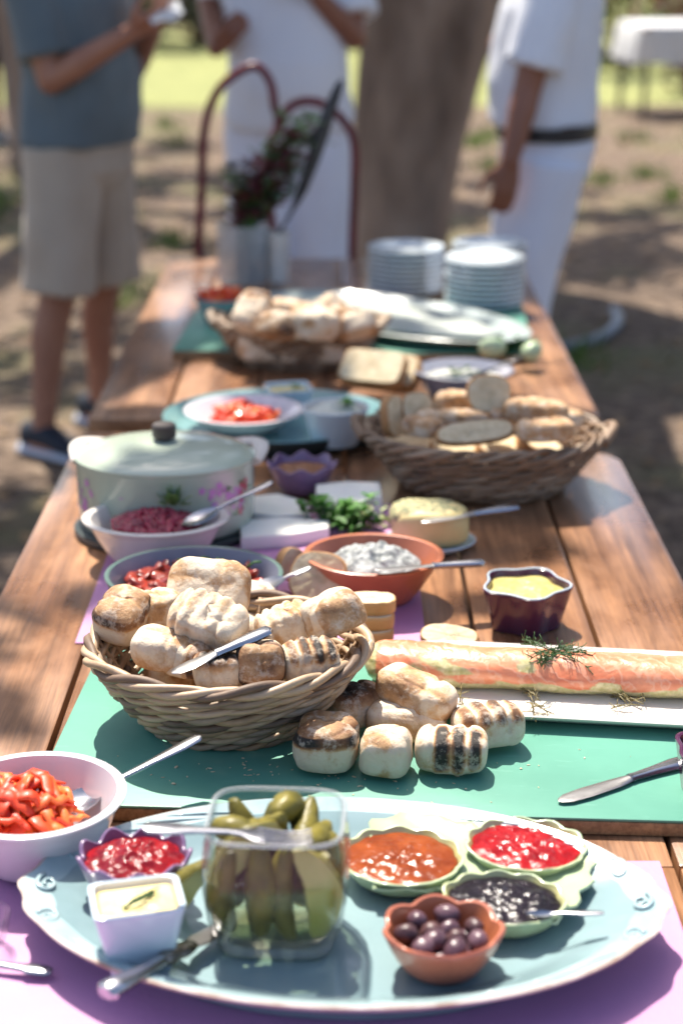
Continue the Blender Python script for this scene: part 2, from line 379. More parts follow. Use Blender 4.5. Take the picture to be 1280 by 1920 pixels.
# ------------------------------------------------------------------ ground and lawn
def ground_mat():
    m, t, p, o = nodes('leaf_litter_soil')
    a = noise_node(t, .9, detail=5, rnd_off=False); b = noise_node(t, 14, detail=6, rough=.7, rnd_off=False); c = noise_node(t, 60, detail=4, rnd_off=False)
    r1 = ramp(t, b.outputs['Fac'], [(.3, (.04,.027,.019)), (.52, (.16,.108,.073)), (.72, (.42,.32,.23))])
    r2 = ramp(t, c.outputs['Fac'], [(.4, (.11,.11,.045)), (.6, (.20,.18,.08))])
    f = ramp(t, a.outputs['Fac'], [(.50, (0,0,0)), (.62, (.75,.75,.75))])
    mx = t.nodes.new('ShaderNodeMix'); mx.data_type = 'RGBA'
    t.links.new(f.outputs[0], mx.inputs[0]); t.links.new(r1.outputs[0], mx.inputs[6]); t.links.new(r2.outputs[0], mx.inputs[7])
    t.links.new(mx.outputs[2], p.inputs['Base Color']); p.inputs['Roughness'].default_value = .95
    bump(t, p, b.outputs['Fac'], .9, .04)
    return m
g = MB(); N = 60
xs = [-160 + 320 * (i / N) for i in range(N + 1)]; ys = [-20 + 320 * (j / N) ** 1.6 for j in range(N + 1)]
gv = [(x, y, 0.0) for y in ys for x in xs]
g.add(gv, [(j*(N+1)+i, j*(N+1)+i+1, (j+1)*(N+1)+i+1, (j+1)*(N+1)+i) for j in range(N) for i in range(N)])
struct(g.build('ground', ground_mat(), sharp=0))
lw = MB()
LN = 40
lw.add([(-60 + 120*i/LN, 15.2 + .8*noise.noise((i*.7, 3, 1)) + (90*(j/12)**1.5), .006) for j in range(13) for i in range(LN+1)],
       [(j*(LN+1)+i, j*(LN+1)+i+1, (j+1)*(LN+1)+i+1, (j+1)*(LN+1)+i) for j in range(12) for i in range(LN)])
struct(lw.build('lawn', M('sunlit_lawn', (.27,.28,.09), (.20,.22,.065), 3, .9, .8, 60, .02), sharp=0))
# fallen leaves on the soil: nobody could count them
lf = MB(); r_ = random.Random(3)
for i in range(7000):
    x, y = r_.uniform(-6, 6), r_.uniform(1.5, 15); a = r_.uniform(0, 6.3); L = r_.uniform(.025, .06); wv = L * r_.uniform(.3, .5)
    d = Vector((math.cos(a), math.sin(a), r_.uniform(-.2, .5))); s_ = Vector((-math.sin(a), math.cos(a), r_.uniform(-.4, .4)))
    c = Vector((x, y, .008))
    lf.add([c, c + d*L*.5 + s_*wv, c + d*L, c + d*L*.5 - s_*wv], [(0,1,2,3)])
tag(stuff(lf.build('leaf_litter', M('dry_leaves', (.34,.22,.11), (.16,.09,.04), 3, .8), sharp=0)), 'dry brown leaf litter strewn over the bare soil', None)
gt = MB()
for k in range(46):   # tufts of weeds on the soil
    cx, cy = r_.uniform(-4.5, 4.5), r_.uniform(5.5, 14)
    if abs(cx) < .8 and cy < 7: continue
    for i in range(60):
        a = r_.uniform(0, 6.3); rr = r_.uniform(0, .22); p = Vector((cx + rr*math.cos(a), cy + rr*math.sin(a), 0))
        h = r_.uniform(.04, .13); q = p + Vector((r_.uniform(-.05,.05), r_.uniform(-.05,.05), h)); s_ = Vector((-math.sin(a), math.cos(a), 0)) * .008
        gt.add([p - s_, p + s_, q], [(0,1,2)])
tag(stuff(gt.build('weed_tufts', leafmat('weed', (.14,.22,.05), (.08,.13,.03), .3), sharp=0)), 'sparse green weeds growing through the bare soil', None)

# ------------------------------------------------------------------ tables
T = 0.75
SE = [-.430, -.298, -.148, .005, .157, .300, .440]
def table(y0, y1, ysl, top, label):
    t = thing('table', label, 'table', (0, (y0+y1)/2, 0), group='wooden tables set end to end')
    L = y1 - y0
    for i in range(6):
        b = MB(); x0, x1 = SE[i] + .0025, SE[i+1] - .0025
        e0 = rnd.uniform(-.002, .002); dz = rnd.uniform(-.0012, .0)
        ya, yb = -L/2 + e0, L/2 + ysl * ((x0+x1)/2 - .005) / .435
        vs = [(x0,ya,top-.035),(x1,ya,top-.035),(x1,yb,top-.035),(x0,yb,top-.035),(x0,ya,top+dz),(x1,ya,top+dz),(x1,yb,top+dz),(x0,yb,top+dz)]
        if i == 5: # rounded outer corner
            vs = None
            pts = [(x0,ya),(x1-.012,ya),(x1,ya+.012),(x1,yb-.05),(x1-.015,yb-.015),(x1-.05,yb),(x0,yb)]
            n = len(pts)
            b.add([(x,y,top-.035) for x,y in pts] + [(x,y,top+dz) for x,y in pts],
                  [tuple(range(n-1,-1,-1)), tuple(range(n,2*n))] + [(k,(k+1)%n,n+(k+1)%n,n+k) for k in range(n)])
        else: b.add(vs, [(0,3,2,1),(4,5,6,7),(0,1,5,4),(1,2,6,5),(2,3,7,6),(3,0,4,7)])
        b.build('plank', WOOD, t, bevel=.003)
    for sx in (-.36, .37):
        for sy in (-L/2+.09, L/2-.14):
            b = MB(); b.box((sx-.03, sy-.03, 0), (sx+.03, sy+.03, top-.0355)); b.build('leg', WOOD, t, bevel=.004)
        b = MB(); b.box((sx-.012, -L/2+.125, top-.13), (sx+.012, L/2-.175, top-.036)); b.build('apron', WOOD, t, bevel=.002)
    for sy in (-L/2+.1, L/2-.15):
        b = MB(); b.box((-.329, sy-.012, top-.13), (.339, sy+.012, top-.036)); b.build('cross_rail', WOOD, t, bevel=.002)
    return t
table(.25, 1.3385, 0, T, 'wooden plank table carrying the pale blue oval platter')
table(1.3425, 2.66, -.06, T, 'wooden plank table carrying the bread basket and pale green casserole')
table(2.775, 4.215, 0, T + .006, 'wooden plank table carrying the stacks of plates and vase')
TF = T + .006

# painted boards and mats
def board(p, sx, sy, z, rot, label):
    o = thing('painted_board', label, 'board', (p[0], p[1], z), (0,0,rot))
    b = MB(); b.box((-sx/2, -sy/2, .0), (sx/2, sy/2, .0135)); b.build('core', WOODE, o, bevel=.0015)
    b = MB(); b.box((-sx/2+.0008, -sy/2+.0008, .0137), (sx/2-.0008, sy/2-.0008, .0165)); b.build('painted_top', GREEN, o, bevel=.001)
    return o
board((.055, 1.585), .68, .36, T, R(-3.2), 'green painted wooden board under the basket of grilled rolls')
board((.032, 3.40), .69, .46, TF, R(-3), 'green painted wooden board under the fish platter')
GB = T + .0165; GF = TF + .0165
def mat_sheet(p, sx, sy, z, rot, label):
    b = MB(); n = 24
    vs = []
    for j in range(n+1):
        for i in range(n+1):
            x, y = -sx/2 + sx*i/n, -sy/2 + sy*j/n
            vs.append((x, y, .0018 + .0006*noise.noise((x*9, y*9, z*50)) + .0012*max(0, 1-abs(x-.13*sx)/.006)*.5 + .0012*max(0, 1-abs(y+.1*sy)/.006)*.5))
    nv = len(vs); vs += [(x, y, .0002) for x, y, zz in vs]
    fs = [(j*(n+1)+i, j*(n+1)+i+1, (j+1)*(n+1)+i+1, (j+1)*(n+1)+i) for j in range(n) for i in range(n)]
    fs += [tuple(nv + k for k in reversed(f)) for f in fs]
    rim = [i for i in range(n)] + [n + j*(n+1) for j in range(n)] + [(n+1)*(n+1)-1-i for i in range(n)] + [(n-j)*(n+1) for j in range(n)]
    fs += [(rim[k], nv+rim[k], nv+rim[(k+1)%len(rim)], rim[(k+1)%len(rim)]) for k in range(len(rim))]
    b.add(vs, fs)
    return tag(b.build('place_mat', PURPLE, None, (p[0], p[1], z), (0,0,rot), sharp=50), label, 'place mat')
mat_sheet((-.078, 1.045), .726, .60, T, R(0), 'purple mat lying under the pale blue oval platter')
mat_sheet((-.106, 2.085), .41, .50, T, R(0), 'purple mat under the cheeses and the green bowl')
PM = T + .0025

# ------------------------------------------------------------------ trees and shrubs
def leaf_cloud(mb, centers, per, size, rr, seed, ok=None):
    q = random.Random(seed)
    for c, rad in centers:
        for i in range(per):
            while True:
                d = Vector((q.uniform(-1,1), q.uniform(-1,1), q.uniform(-1,1)))
                if d.length < 1: break
            p = Vector(c) + Vector((d.x*rad, d.y*rad, d.z*rad*.75))
            if ok and not ok(p): continue
            a = Vector((q.gauss(0,1), q.gauss(0,1), q.gauss(0,.6))).normalized()
            b = a.cross(Vector((q.gauss(0,1), q.gauss(0,1), q.gauss(0,1)))).normalized()
            L = size * q.uniform(.6, 1.3); W = L * .36
            mb.add([p - a*L*.5, p + b*W*.8 - a*L*.05, p + a*L*.5, p - b*W*.8 - a*L*.05], [(0,1,2,3)])
def limb(mb, p0, p1, r0, r1, seed, sag=.25, n=9, sides=9):
    q = random.Random(seed); p0 = Vector(p0); p1 = Vector(p1)
    o = Vector((q.uniform(-1,1), q.uniform(-1,1), q.uniform(.2,1))) * sag
    path = [p0.lerp(p1, k/n) + o * math.sin(math.pi*k/n) for k in range(n+1)]
    mb.tube(path, lambda t: r0 + (r1-r0)*t, sides)
def open_to_sun(p):
    """where the shade of p falls at table height; crown gaps are shaped from it"""
    k = (p.z - T) / SUN.z
    sx, sy = p.x - SUN.x*k, p.y - SUN.y*k
    return sx, sy
def big_tree(x, y, base_r, top_r, h, crown_c, crown_r, seed, nclump, label, lean=(0,0), name='tree', keep=None, per=105, lsize=.155):
    t = thing(name, label, 'tree', (x, y, 0))
    q = random.Random(seed)
    b = MB(); path = []; n = 40; sides = 44
    rs = []
    for k in range(n+1):
        u = k/n; z = -.05 + (h+.05)*u
        r = base_r*(1 + .25*math.exp(-u*12)) + (top_r-base_r)*u**1.3
        c = Vector((lean[0]*u + .04*math.sin(u*5+seed), lean[1]*u, z))
        rs.append([c + Vector((math.cos(2*math.pi*j/sides), math.sin(2*math.pi*j/sides), 0)) * r * (1 + .13*noise.noise((math.cos(2*math.pi*j/sides)*1.6, math.sin(2*math.pi*j/sides)*1.6, z*.6+seed)) + .09*noise.noise((j*1.7, z*1.3, seed)) + .04*noise.noise((j*3.1, z*5, seed))) for j in range(sides)])
    b.rings(rs)
    b.build('trunk', TRUNKM, t)
    top = Vector((lean[0], lean[1], h))
    cs = []
    tries = 0
    while len(cs) < nclump and tries < nclump*30:
        tries += 1
        d = Vector((q.uniform(-1,1), q.uniform(-1,1), q.uniform(-.55,1)))
        if d.length > 1: continue
        p = Vector(crown_c) + Vector((d.x*crown_r[0], d.y*crown_r[1], d.z*crown_r[2]))
        wp = p + Vector((x, y, 0))
        if keep and not keep(wp, q): continue
        cs.append((p, q.uniform(.22, .42)))
    lb = MB()
    for i in range(9):
        a = 2*math.pi*i/9 + q.uniform(-.3,.3)
        e = Vector(crown_c) + Vector((math.cos(a)*crown_r[0]*.6, math.sin(a)*crown_r[1]*.6, q.uniform(-.3,.5)*crown_r[2]))
        s0 = top + Vector((0,0,q.uniform(-.35,.0)))
        if open_to_sun(e + Vector((x,y,0)))[1] < 2.0 : e.y += 1.2
        limb(lb, s0, e, top_r*.55, .035, seed*31+i)
    lb.build('limbs', TRUNKM, t)
    cb = MB(); leaf_cloud(cb, cs, per, lsize, 0, seed+5, lambda p: breaks(*open_to_sun(p + Vector((x, y, 0)))))
    tw = MB()
    for c, rad in cs[::3]:
        limb(tw, c - Vector((q.uniform(-.5,.5), q.uniform(-.5,.5), .5)), c, .014, .004, q.random(), .1, 4, 5)
    stuff(tw.build('twigs', TRUNKM, t, sharp=0))
    cb.build('crown', LEAF, t, sharp=0)
    return t
BREAKS = [(-.40,2.12,.075),(-.36,2.36,.06),(.40,2.30,.07),(.35,2.02,.10),(.07,2.10,.085),(.43,2.58,.06),(.22,2.46,.05),(.30,2.62,.06),(-.30,3.05,.12),(.40,3.30,.10),(.42,3.04,.06),(.27,3.66,.10),(-.05,3.02,.08),(-.35,3.75,.12),(.05,3.4,.08),(-.20,2.62,.06),(-.24,2.2,.04)]  # gaps cut in the unseen crown so sun patches land on the tables
def breaks(sx, sy):  # leaf filter shaping the crowns to throw dappled light
    v = noise.noise((sx*2.3+5.3, sy*1.7+1.7, 0.4)) + .45*noise.noise((sx*5.1, sy*4.0, 2.2))
    for hx, hy, hr in BREAKS:
        if (sx-hx)**2 + ((sy-hy)*.8)**2 < (hr+.055)**2*(1+.5*noise.noise((sx*14, sy*14, 5))): return False
    if sy < 1.96: return sx < -.36 or (sx > .44 and sy > 1.8)
    return v < (.55 if sy < 2.72 else .22 if sy < 4.3 else .0)
def keep_main(p, q):
    sx, sy = open_to_sun(p)
    if sy < 1.98 and -.22 < sx < .45: return False
    if sy < 1.45 and -1.0 < sx < 1.0: return False
    # clumps above are left out so sun reaches the near tables
    return True
big_tree(.26, 8.0, .205, .47, 2.4, (-.1, -1.3, 4.3), (5.0, 5.2, 1.5), 4, 430, 'thick brown tree trunk between the people in white', (.27, 0), keep=keep_main)
def keep_far(p, q):
    sx, sy = open_to_sun(p)
    if sy > 14.2: return False
    if sy < 9 and abs(sx) < 2.2: return False
    return True
big_tree(-1.95, 11.2, .17, .2, 2.6, (-1.2, .0, 4.2), (4.2, 4.2, 1.4), 9, 230, 'slimmer brown tree behind the man in khaki shorts', keep=keep_far)  # hidden tree added to dapple the ground beyond the tables
big_tree(5.2, 9.0, .2, .22, 2.6, (-.6, .6, 4.2), (4.4, 4.4, 1.4), 14, 250, 'leaning brown tree beside the group on the right', keep=keep_far)  # tree outside the view, added for more dappled shade on the soil
def shrub(px, Y, wd, h, mat, label, seed, n=16, per=70, ls=.1, group=None):
    q = random.Random(seed); X = (px - 640) / FPX * (Y*_c + CAMZ*_s)
    t = thing('shrub', label, 'shrub', (X, Y, 0), group=group)
    cs = []
    for i in range(n):
        u = q.random(); a = q.uniform(0, 6.3); z = .15 + (h-.3)*q.random()
        rr = wd/2*math.sqrt(u)*math.sqrt(max(.1, 1-(z/h)**2*.6))
        cs.append((Vector((rr*math.cos(a), rr*math.sin(a), z)), q.uniform(.25, .42)))
    st = MB()
    for c, rad in cs: limb(st, (q.uniform(-.08,.08), q.uniform(-.08,.08), -.02), c, .03, .008, q.random(), .1, 4, 6)
    st.build('stems', TRUNKM, t, sharp=0)
    b = MB(); leaf_cloud(b, cs, per, ls, 0, seed); b.build('foliage', mat, t, sharp=0)
LEAFDK = leafmat('hedge_leaf', (.05,.065,.05), (.03,.042,.034), .15)
LEAFRED = leafmat('copper_leaf', (.16,.045,.03), (.09,.025,.018), .3)
for i, (px, Y, wd, h) in enumerate([(60,23.6,3.4,2.4),(230,23.4,3.0,2.3),(385,23.2,2.8,2.2),(540,24,3.2,2.3),(700,24,3.2,2.4),(880,24,3.2,2.3)]):
    shrub(px, Y, wd, h, LEAFDK, 'dark clipped shrub in the hedge beyond the sunny lawn', 40+i, 26, 70, .14, 'shrubs of the far hedge')
shrub(1170, 19.5, 2.6, 2.3, LEAFY, 'bright green shrub behind the man with the black belt', 61, 22, 80, .13)
shrub(1330, 23, 3.2, 2.5, LEAFY, 'broad green shrub behind the white clothed table', 62, 24, 80, .13)
shrub(985, 21, 2.8, 2.4, LEAFY, 'green shrub behind the thick tree trunk', 63, 22, 80, .13)
shrub(1290, 16.6, 1.0, 1.9, LEAFRED, 'copper leaved shrub next to the white clothed table', 64, 12, 60, .1)

# white clothed table far off
p = at(1262, 212, 0); wt = thing('garden_table', 'distant garden table under a white cloth with dark legs', 'table', (p.x, p.y, 0), (0,0,R(8)))
b = MB(); b.box((-.42,-.38,.70), (.42,.38,.73)); b.build('tabletop', WOOD, wt, bevel=.004)
for sx in (-.36,.36):
    for sy in (-.32,.32):
        b = MB(); b.tube([(sx*1.05,sy*1.05,0),(sx,sy,.698)], lambda t: .022, 10); b.build('leg', KNOB, wt)
b = MB(); rs = []
for k, (z, e) in enumerate([(.735,-.4),(.742,-.02),(.738,.005),(.70,.02),(.60,.03),(.50,.045),(.44,.05)]):
    ring = []
    for j in range(64):
        a = 2*math.pi*j/64; ca, sa = math.cos(a), math.sin(a); n_ = 7
        q = (abs(ca)**n_ + abs(sa)**n_) ** (-1/n_)
        wv = (.018*math.sin(j*1.37)+.012*math.sin(j*.61)) * max(0, (.70-z)/.26)
        ring.append(((.43+e+wv)*q*ca, (.39+e+wv)*q*sa, z + (.01*math.sin(j*.8) if z < .5 else 0)))
    rs.append(ring)
b.rings(rs, True, False)
b.build('tablecloth', CLOTHW, wt)

# grey pipe on the soil
pp = [at(x, y, z) for x, y, z in [(985,662,.02),(1030,655,.02),(1080,646,.02),(1120,634,.02),(1148,616,.02),(1158,598,.02),(1150,582,.02)]]
def spline(P, n=6):
    P = [Vector(p) for p in P]; out = []
    for i in range(len(P)-1):
        a, b_, c, d = P[max(i-1,0)], P[i], P[i+1], P[min(i+2,len(P)-1)]
        for k in range(n):
            t = k/n
            out.append(.5*((2*b_) + (c-a)*t + (2*a-5*b_+4*c-d)*t*t + (3*b_-a-3*c+d)*t**3))
    return out + [P[-1]]
b = MB(); b.tube(spline(pp), .02, 12); tag(b.build('water_pipe', PIPE), 'curved grey plastic pipe lying on the soil beside the tables', 'pipe')

# ------------------------------------------------------------------ crockery builders
one = lambda a: 1.0
def scal(n, amp, ph=0): return lambda a: 1 + amp * (abs(math.cos(n*a/2 + ph)) - .6)
def star(n, amp, ph=0): return lambda a: 1 + amp * math.cos(n*a + ph)
def squ(n): return lambda a: (abs(math.cos(a))**n + abs(math.sin(a))**n) ** (-1/n)
class Bowl:
    def __init__(s, Rr, H, rb, th=.004, shape=one, sx=1, sy=1, p=.6, topw=None, flat=True, n=72, lip=0):
        s.__dict__.update(R=Rr, H=H, rb=rb, th=th, shape=shape, sx=sx, sy=sy, p=p, topw=topw, n=n, flat=flat, lip=lip)
    def ro(s, z): return s.rb + (s.R - s.rb) * max(0, min(1, z / s.H)) ** s.p
    def ring(s, r, z, wz=None):
        out = []; wgt = 1 if s.flat else (max(0, z / s.H)) ** .8
        for j in range(s.n):
            a = 2*math.pi*j/s.n; f = 1 + (s.shape(a) - 1) * wgt
            zz = z + (s.topw(a) * max(0, z/s.H)**3 if s.topw else 0)
            out.append((r*f*math.cos(a)*s.sx, r*f*math.sin(a)*s.sy, zz))
        return out
    def shell(s):
        b = MB(); K = 9; rs = [s.ring(s.rb*.82, .0), s.ring(s.rb, .0)]
        rs += [s.ring(s.ro(s.H*k/K), s.H*k/K) for k in range(1, K)]
        L = s.lip
        rs += [s.ring(s.R + L, s.H - s.th*.3), s.ring(s.R + L, s.H), s.ring(s.R + L*.8 - s.th*.5, s.H + s.th*.25), s.ring(s.R - s.th, s.H)]
        inn = [s.ring(s.ro(s.H*k/K) - s.th, s.H*k/K) for k in range(K-1, 0, -1)] + [s.ring(max(.001, s.rb - s.th), s.th), s.ring(s.rb*.5, s.th)]
        b.rings(rs, True, False, 0); b.rings([rs[-1]] + inn, False, True, 1)
        return b
    def mound(s, z, h, amp, fr, seed=0, k=.97, lumps=0, m=26):
        """food surface filling the bowl at height z, crown h"""
        b = MB(); r0 = (s.ro(z) - s.th) * k; rs = []
        for i in range(m, -1, -1):
            u = max(i / m, .001); ring = []
            for x, y, _ in s.ring(r0*u, z):
                q = (x*fr, y*fr, seed)
                hh = h*(1-u*u) + amp * noise.noise(q) * (1-u**6) + amp*.6*noise.noise((x*fr*2.3, y*fr*2.3, seed+4))*(1-u**6)
                ring.append((x, y, z + hh))
            rs.append(ring)
        low = [(x*.93, y*.93, zz - .006) for x, y, zz in rs[0]]
        b.rings([low] + rs, True, True)
        return b
def place_rim(px, py, wpx, zr):
    """centre and radius of a round rim seen at (px, py), wpx pixels wide, at height zr"""
    p = at(px, py, zr); return p.x, p.y, wpx/2 * mpp(px, py, zr)

def crock(name, bowl, mats, loc, rot, label, cat, group=None):
    return tag(bowl.shell().build(name, mats, None, loc, rot, sharp=60), label, cat, group)
def fill(name, bowl, z, h, amp, fr, mat, loc, rot, label, cat, seed=0, k=.97):
    return tag(bowl.mound(z, h, amp, fr, seed, k).build(name, mat, None, loc, rot, sharp=0), label, cat)

# ------------------------------------------------------------------ cutlery
def loft(b, st, n=12, mi=0):
    """stations (x, half width, half thickness, z)"""
    b.rings([[(x, w_*math.cos(2*math.pi*j/n), z + t_*math.sin(2*math.pi*j/n)) for j in range(n)] for x, w_, t_, z in st], True, True, mi)
def aim(o, p0, p1, roll=0):
    p0 = Vector(p0); d = Vector(p1) - p0
    yaw = math.atan2(d.y, d.x); pit = -math.atan2(d.z, math.hypot(d.x, d.y))
    o.location = p0
    o.rotation_euler = (Matrix.Rotation(yaw, 3, 'Z') @ Matrix.Rotation(pit, 3, 'Y') @ Matrix.Rotation(roll, 3, 'X')).to_euler()
def knife(p0, p1, label, roll=0, hm=None, bm_=None, split=.47):
    L = (Vector(p1) - Vector(p0)).length; t = thing('table_knife', label, 'knife'); aim(t, p0, p1, roll)
    h = L*split; b = MB()
    loft(b, [(0,.004,.002,0),(.003,.0085,.0045,0),(.02,.0095,.005,0),(h*.6,.0068,.0045,0),(h*.92,.0055,.004,0),(h,.0062,.0045,0)])
    b.build('handle', hm or SILVER, t)
    b = MB(); loft(b, [(h-.004,.0045,.003,0),(h+.006,.007,.0022,0),(h+.018,.0085,.0011,.0),(L*.8,.0095,.0009,0),(L*.93,.008,.0008,0),(L*.985,.004,.0006,.0),(L,.0008,.0004,0)], 10)
    b.build('blade', bm_ or STEEL, t); return t
def spoon(p0, p1, label, roll=0, mat=None, bl=.055, bw=.018):
    L = (Vector(p1) - Vector(p0)).length; t = thing('spoon', label, 'spoon'); aim(t, p0, p1, roll)
    h = L - bl; b = MB()
    loft(b, [(0,.003,.0015,0),(.004,.0065,.0022,0),(.02,.0075,.0022,0),(h*.5,.005,.002,0),(h*.9,.0032,.0022,0),(h+.004,.0036,.002,-.001)])
    b.build('handle', mat or SILVER, t)
    b = MB(); n = 20; rs = []
    for k in range(9):
        u = k/8; w_ = math.sin(math.pi*u)**.7
        rs.append((h + bl*u, max(.0006, bw*w_)))
    top = [[(x, w_*v, -.007*math.sin(math.pi*(x-h)/bl)*(1-v*v)) for v in [i/6-1 for i in range(13)]] for x, w_ in rs]
    m_ = 13
    vs = [p for r in top for p in r]; nv = len(vs); vs += [(x, y*1.04, z - .0012) for x, y, z in vs]
    fs = [(i*m_+j, i*m_+j+1, (i+1)*m_+j+1, (i+1)*m_+j) for i in range(8) for j in range(m_-1)]
    fs += [tuple(nv+q for q in reversed(f)) for f in fs]
    rim = list(range(m_)) + [i*m_+m_-1 for i in range(1,9)] + [8*m_+j for j in range(m_-2,-1,-1)] + [i*m_ for i in range(7,0,-1)]
    fs += [(rim[k], nv+rim[k], nv+rim[(k+1)%len(rim)], rim[(k+1)%len(rim)]) for k in range(len(rim))]
    b.add(vs, fs); b.build('spoon_bowl', mat or SILVER, t); return t
def fork(p0, p1, label, roll=0):
    L = (Vector(p1) - Vector(p0)).length; t = thing('fork', label, 'fork'); aim(t, p0, p1, roll)
    b = MB(); h = L - .062
    loft(b, [(0,.004,.0015,0),(.004,.009,.0022,0),(.025,.0095,.0022,0),(h*.6,.005,.002,0),(h*.95,.0033,.002,0),(h+.006,.005,.0018,0),(h+.016,.0105,.0013,-.001),(h+.024,.0115,.0012,-.001)])
    b.build('handle', SILVER, t)
    for k in range(4):
        y = -.009 + .006*k; b = MB(); b.tube([(h+.02,y,-.001),(h+.04,y,-.003),(h+.055,y,-.002),(L,y,.001)], lambda u: .0016-.0007*u, 7); b.build('tine', SILVER, t)
    return t

# ------------------------------------------------------------------ blue platter in front
PFL = PM + .0175          # floor of the platter
pl = at(640, 1668, .797); PLX, PLY, PLR = pl.x, pl.y + .004, R(-3.4)
platter = thing('oval_platter', 'large pale blue oval platter with embossed ends on the purple mat', 'platter', (PLX, PLY, PM+.0098), (0,0,PLR))
PA, PB, PH = .255, .160, .030
def prim(a):  # scrolled bulges at both ends
    e = abs(math.cos(a)) ** 14
    return 1 + .045*e + .012*e*math.cos(22*a)
def pring(f, z, n=120, sc_=True):
    return [(PA*f*(prim(2*math.pi*j/n) if sc_ else 1)*math.cos(2*math.pi*j/n), PB*f*math.sin(2*math.pi*j/n), z) for j in range(n)]
b = MB()
b.rings([pring(.70,-.0094),pring(.74,-.0094),pring(.755,-.004),pring(.80,.004),pring(.90,.014),pring(.985,.0255),pring(1.0,.028)], True, False, 0)
b.rings([pring(1.0,.028),pring(1.003,.0305),pring(.99,.0315)], False, False, 2)
b.rings([pring(.99,.0315),pring(.95,.0285),pring(.90,.025)], False, False, 1)
b.rings([pring(.90,.025),pring(.80,.0165),pring(.74,.0095),pring(.70,.0078),pring(.3,.0075),pring(.02,.0075)], False, True, 0)
b.build('dish', [BLUECER, BLUERIM, BROWNRIM], platter, sharp=50)
psurf = lambda f: .025 + (f-.90)*.07 if f < .95 else .0285 + (f-.95)*.075
for sgn in (-1, 1):   # low relief scrolls on the two ends
    for k, (a, f0, hand_) in enumerate([(-.30,.945,1),(.02,.95,-1),(.34,.945,-1)]):
        b = MB(); cx_, cy_ = PA*f0*math.cos(a)*1.015, PB*f0*math.sin(a)*1.05; pts = []
        for i in range(26):
            u = i/25; rr_ = .013*(1-u*.85); an = hand_*u*9.0 + k
            X_, Y_ = cx_ + rr_*math.cos(an)*.7, cy_ + rr_*math.sin(an); f = math.hypot(X_/PA, Y_/PB)
            pts.append((sgn*X_, Y_, psurf(min(.985, f/1.02)) - .0003))
        b.tube(pts, lambda u: .0021*(1-.5*u), 7); b.build('embossed_scroll', BLUERIM, platter, sharp=0)
    for k in range(6):
        a0 = (.5 + .07*k) * (1 if k % 2 else -1); b = MB()
        b.tube([(sgn*PA*(.972-.012*i)*math.cos(a0*(1+.08*i)), PB*(.972-.012*i)*math.sin(a0*(1+.08*i)), psurf(.972-.012*i)-.0004) for i in range(6)], lambda u: .0020*math.sin(math.pi*(.1+.85*u)), 7)
        b.build('embossed_leaf', BLUERIM, platter, sharp=0)

# leaf dish with three jams
ZR = PFL + .0235
cups = [(752,1603,234,.92,JAMOR,'thick orange apricot jam in the leaf shaped dish','apricot_jam'), (985,1581,228,.86,JAMRED,'glossy bright red berry jam in the leaf shaped dish','berry_jam'), (944,1682,236,.80,JAMBK,'glossy black berry jam in the leaf shaped dish','blackberry_jam')]
base = at(890, 1632, ZR)
ld = thing('leaf_dish', 'yellow green leaf shaped dish with three hollows on the blue platter', 'dish', (base.x, base.y, PFL))
wb = MB()
q0 = [at(x, y, ZR-.006) - Vector((base.x, base.y, PFL)) for x, y in [(690,1545),(770,1528),(870,1545),(940,1560),(1080,1590),(1112,1632),(1085,1690),(1020,1735),(900,1690),(845,1668),(800,1672),(690,1660)]]
q1 = spline(q0 + [q0[0]], 5)[:-1]
cen = sum(q1, Vector()) / len(q1)
q1 = [p + (p-cen).normalized()*.004*math.sin(i*1.9) for i, p in enumerate(q1)]
wb.rings([[(cen + (p-cen)*f + Vector((0,0,dz))) for p in q1] for f, dz in [(.05,-.006),(.6,-.006),(.92,-.003),(1.0,.001),(.99,.003),(.92,.000),(.6,-.003),(.05,-.003)]])
wb.build('leaf_web', LIME, ld)
for px, py, wd, asp, jm, lab, nm in cups:
    x, y, r = place_rim(px, py, wd, ZR); asp2 = asp / .55 * .62 if False else asp
    bw = Bowl(r, .0215, r*.62, .003, scal(11, .06), 1, asp, .55, lambda a: .001*math.cos(11*a), flat=False)
    bw.shell().build('cup', [LIME, YELLOWG], ld, (x-base.x, y-base.y, .0018), (0,0,R(-8)), sharp=60)
    fill(nm, bw, .0180, .004, .0022, 120, jm, (x, y, PFL+.0018), (0,0,R(-8)), lab, 'jam', px, .985)
# stem-like thin spoon resting on the black jam
o = spoon(at(1132,1712,PFL+.031), at(985,1712,ZR+.003), 'thin silver spoon resting from black jam to platter edge', 0, SILVER, .025, .008); o.scale = (1,.5,.5)

# coral bowl of olives
zo = PFL + .036
x, y, r = place_rim(830, 1744, 226, zo)
ob = Bowl(r, .037, r*.45, .004, scal(7, .09, .4), 1, .92, .55, lambda a: .004*abs(math.cos(3.5*a+.4)), flat=False)
crock('scalloped_bowl', ob, [TERRAPINK, TERRA], (x, y, PFL), (0,0,0), 'coral scalloped bowl of purple olives on the blue platter', 'bowl')
me = None; q = random.Random(5)
def olive_mesh():
    b = MB(); b.ball((0,0,0), (.0098,.0083,.0083), 16, 11); return b.mesh('olive', OLIVE, sharp=0)
oms = []
for v in range(5):
    b = MB(); b.ball((0,0,0), (.0102,.0083,.0083), 20, 14, fn=lambda p, d: p*(1 + .10*noise.noise(d*1.4+Vector((v*7,0,0))) + .035*noise.noise(d*6+Vector((v*3,0,0)))))
    oms.append(b.mesh('olive', (OLIVE, OLIVE2)[v == 3], sharp=0))
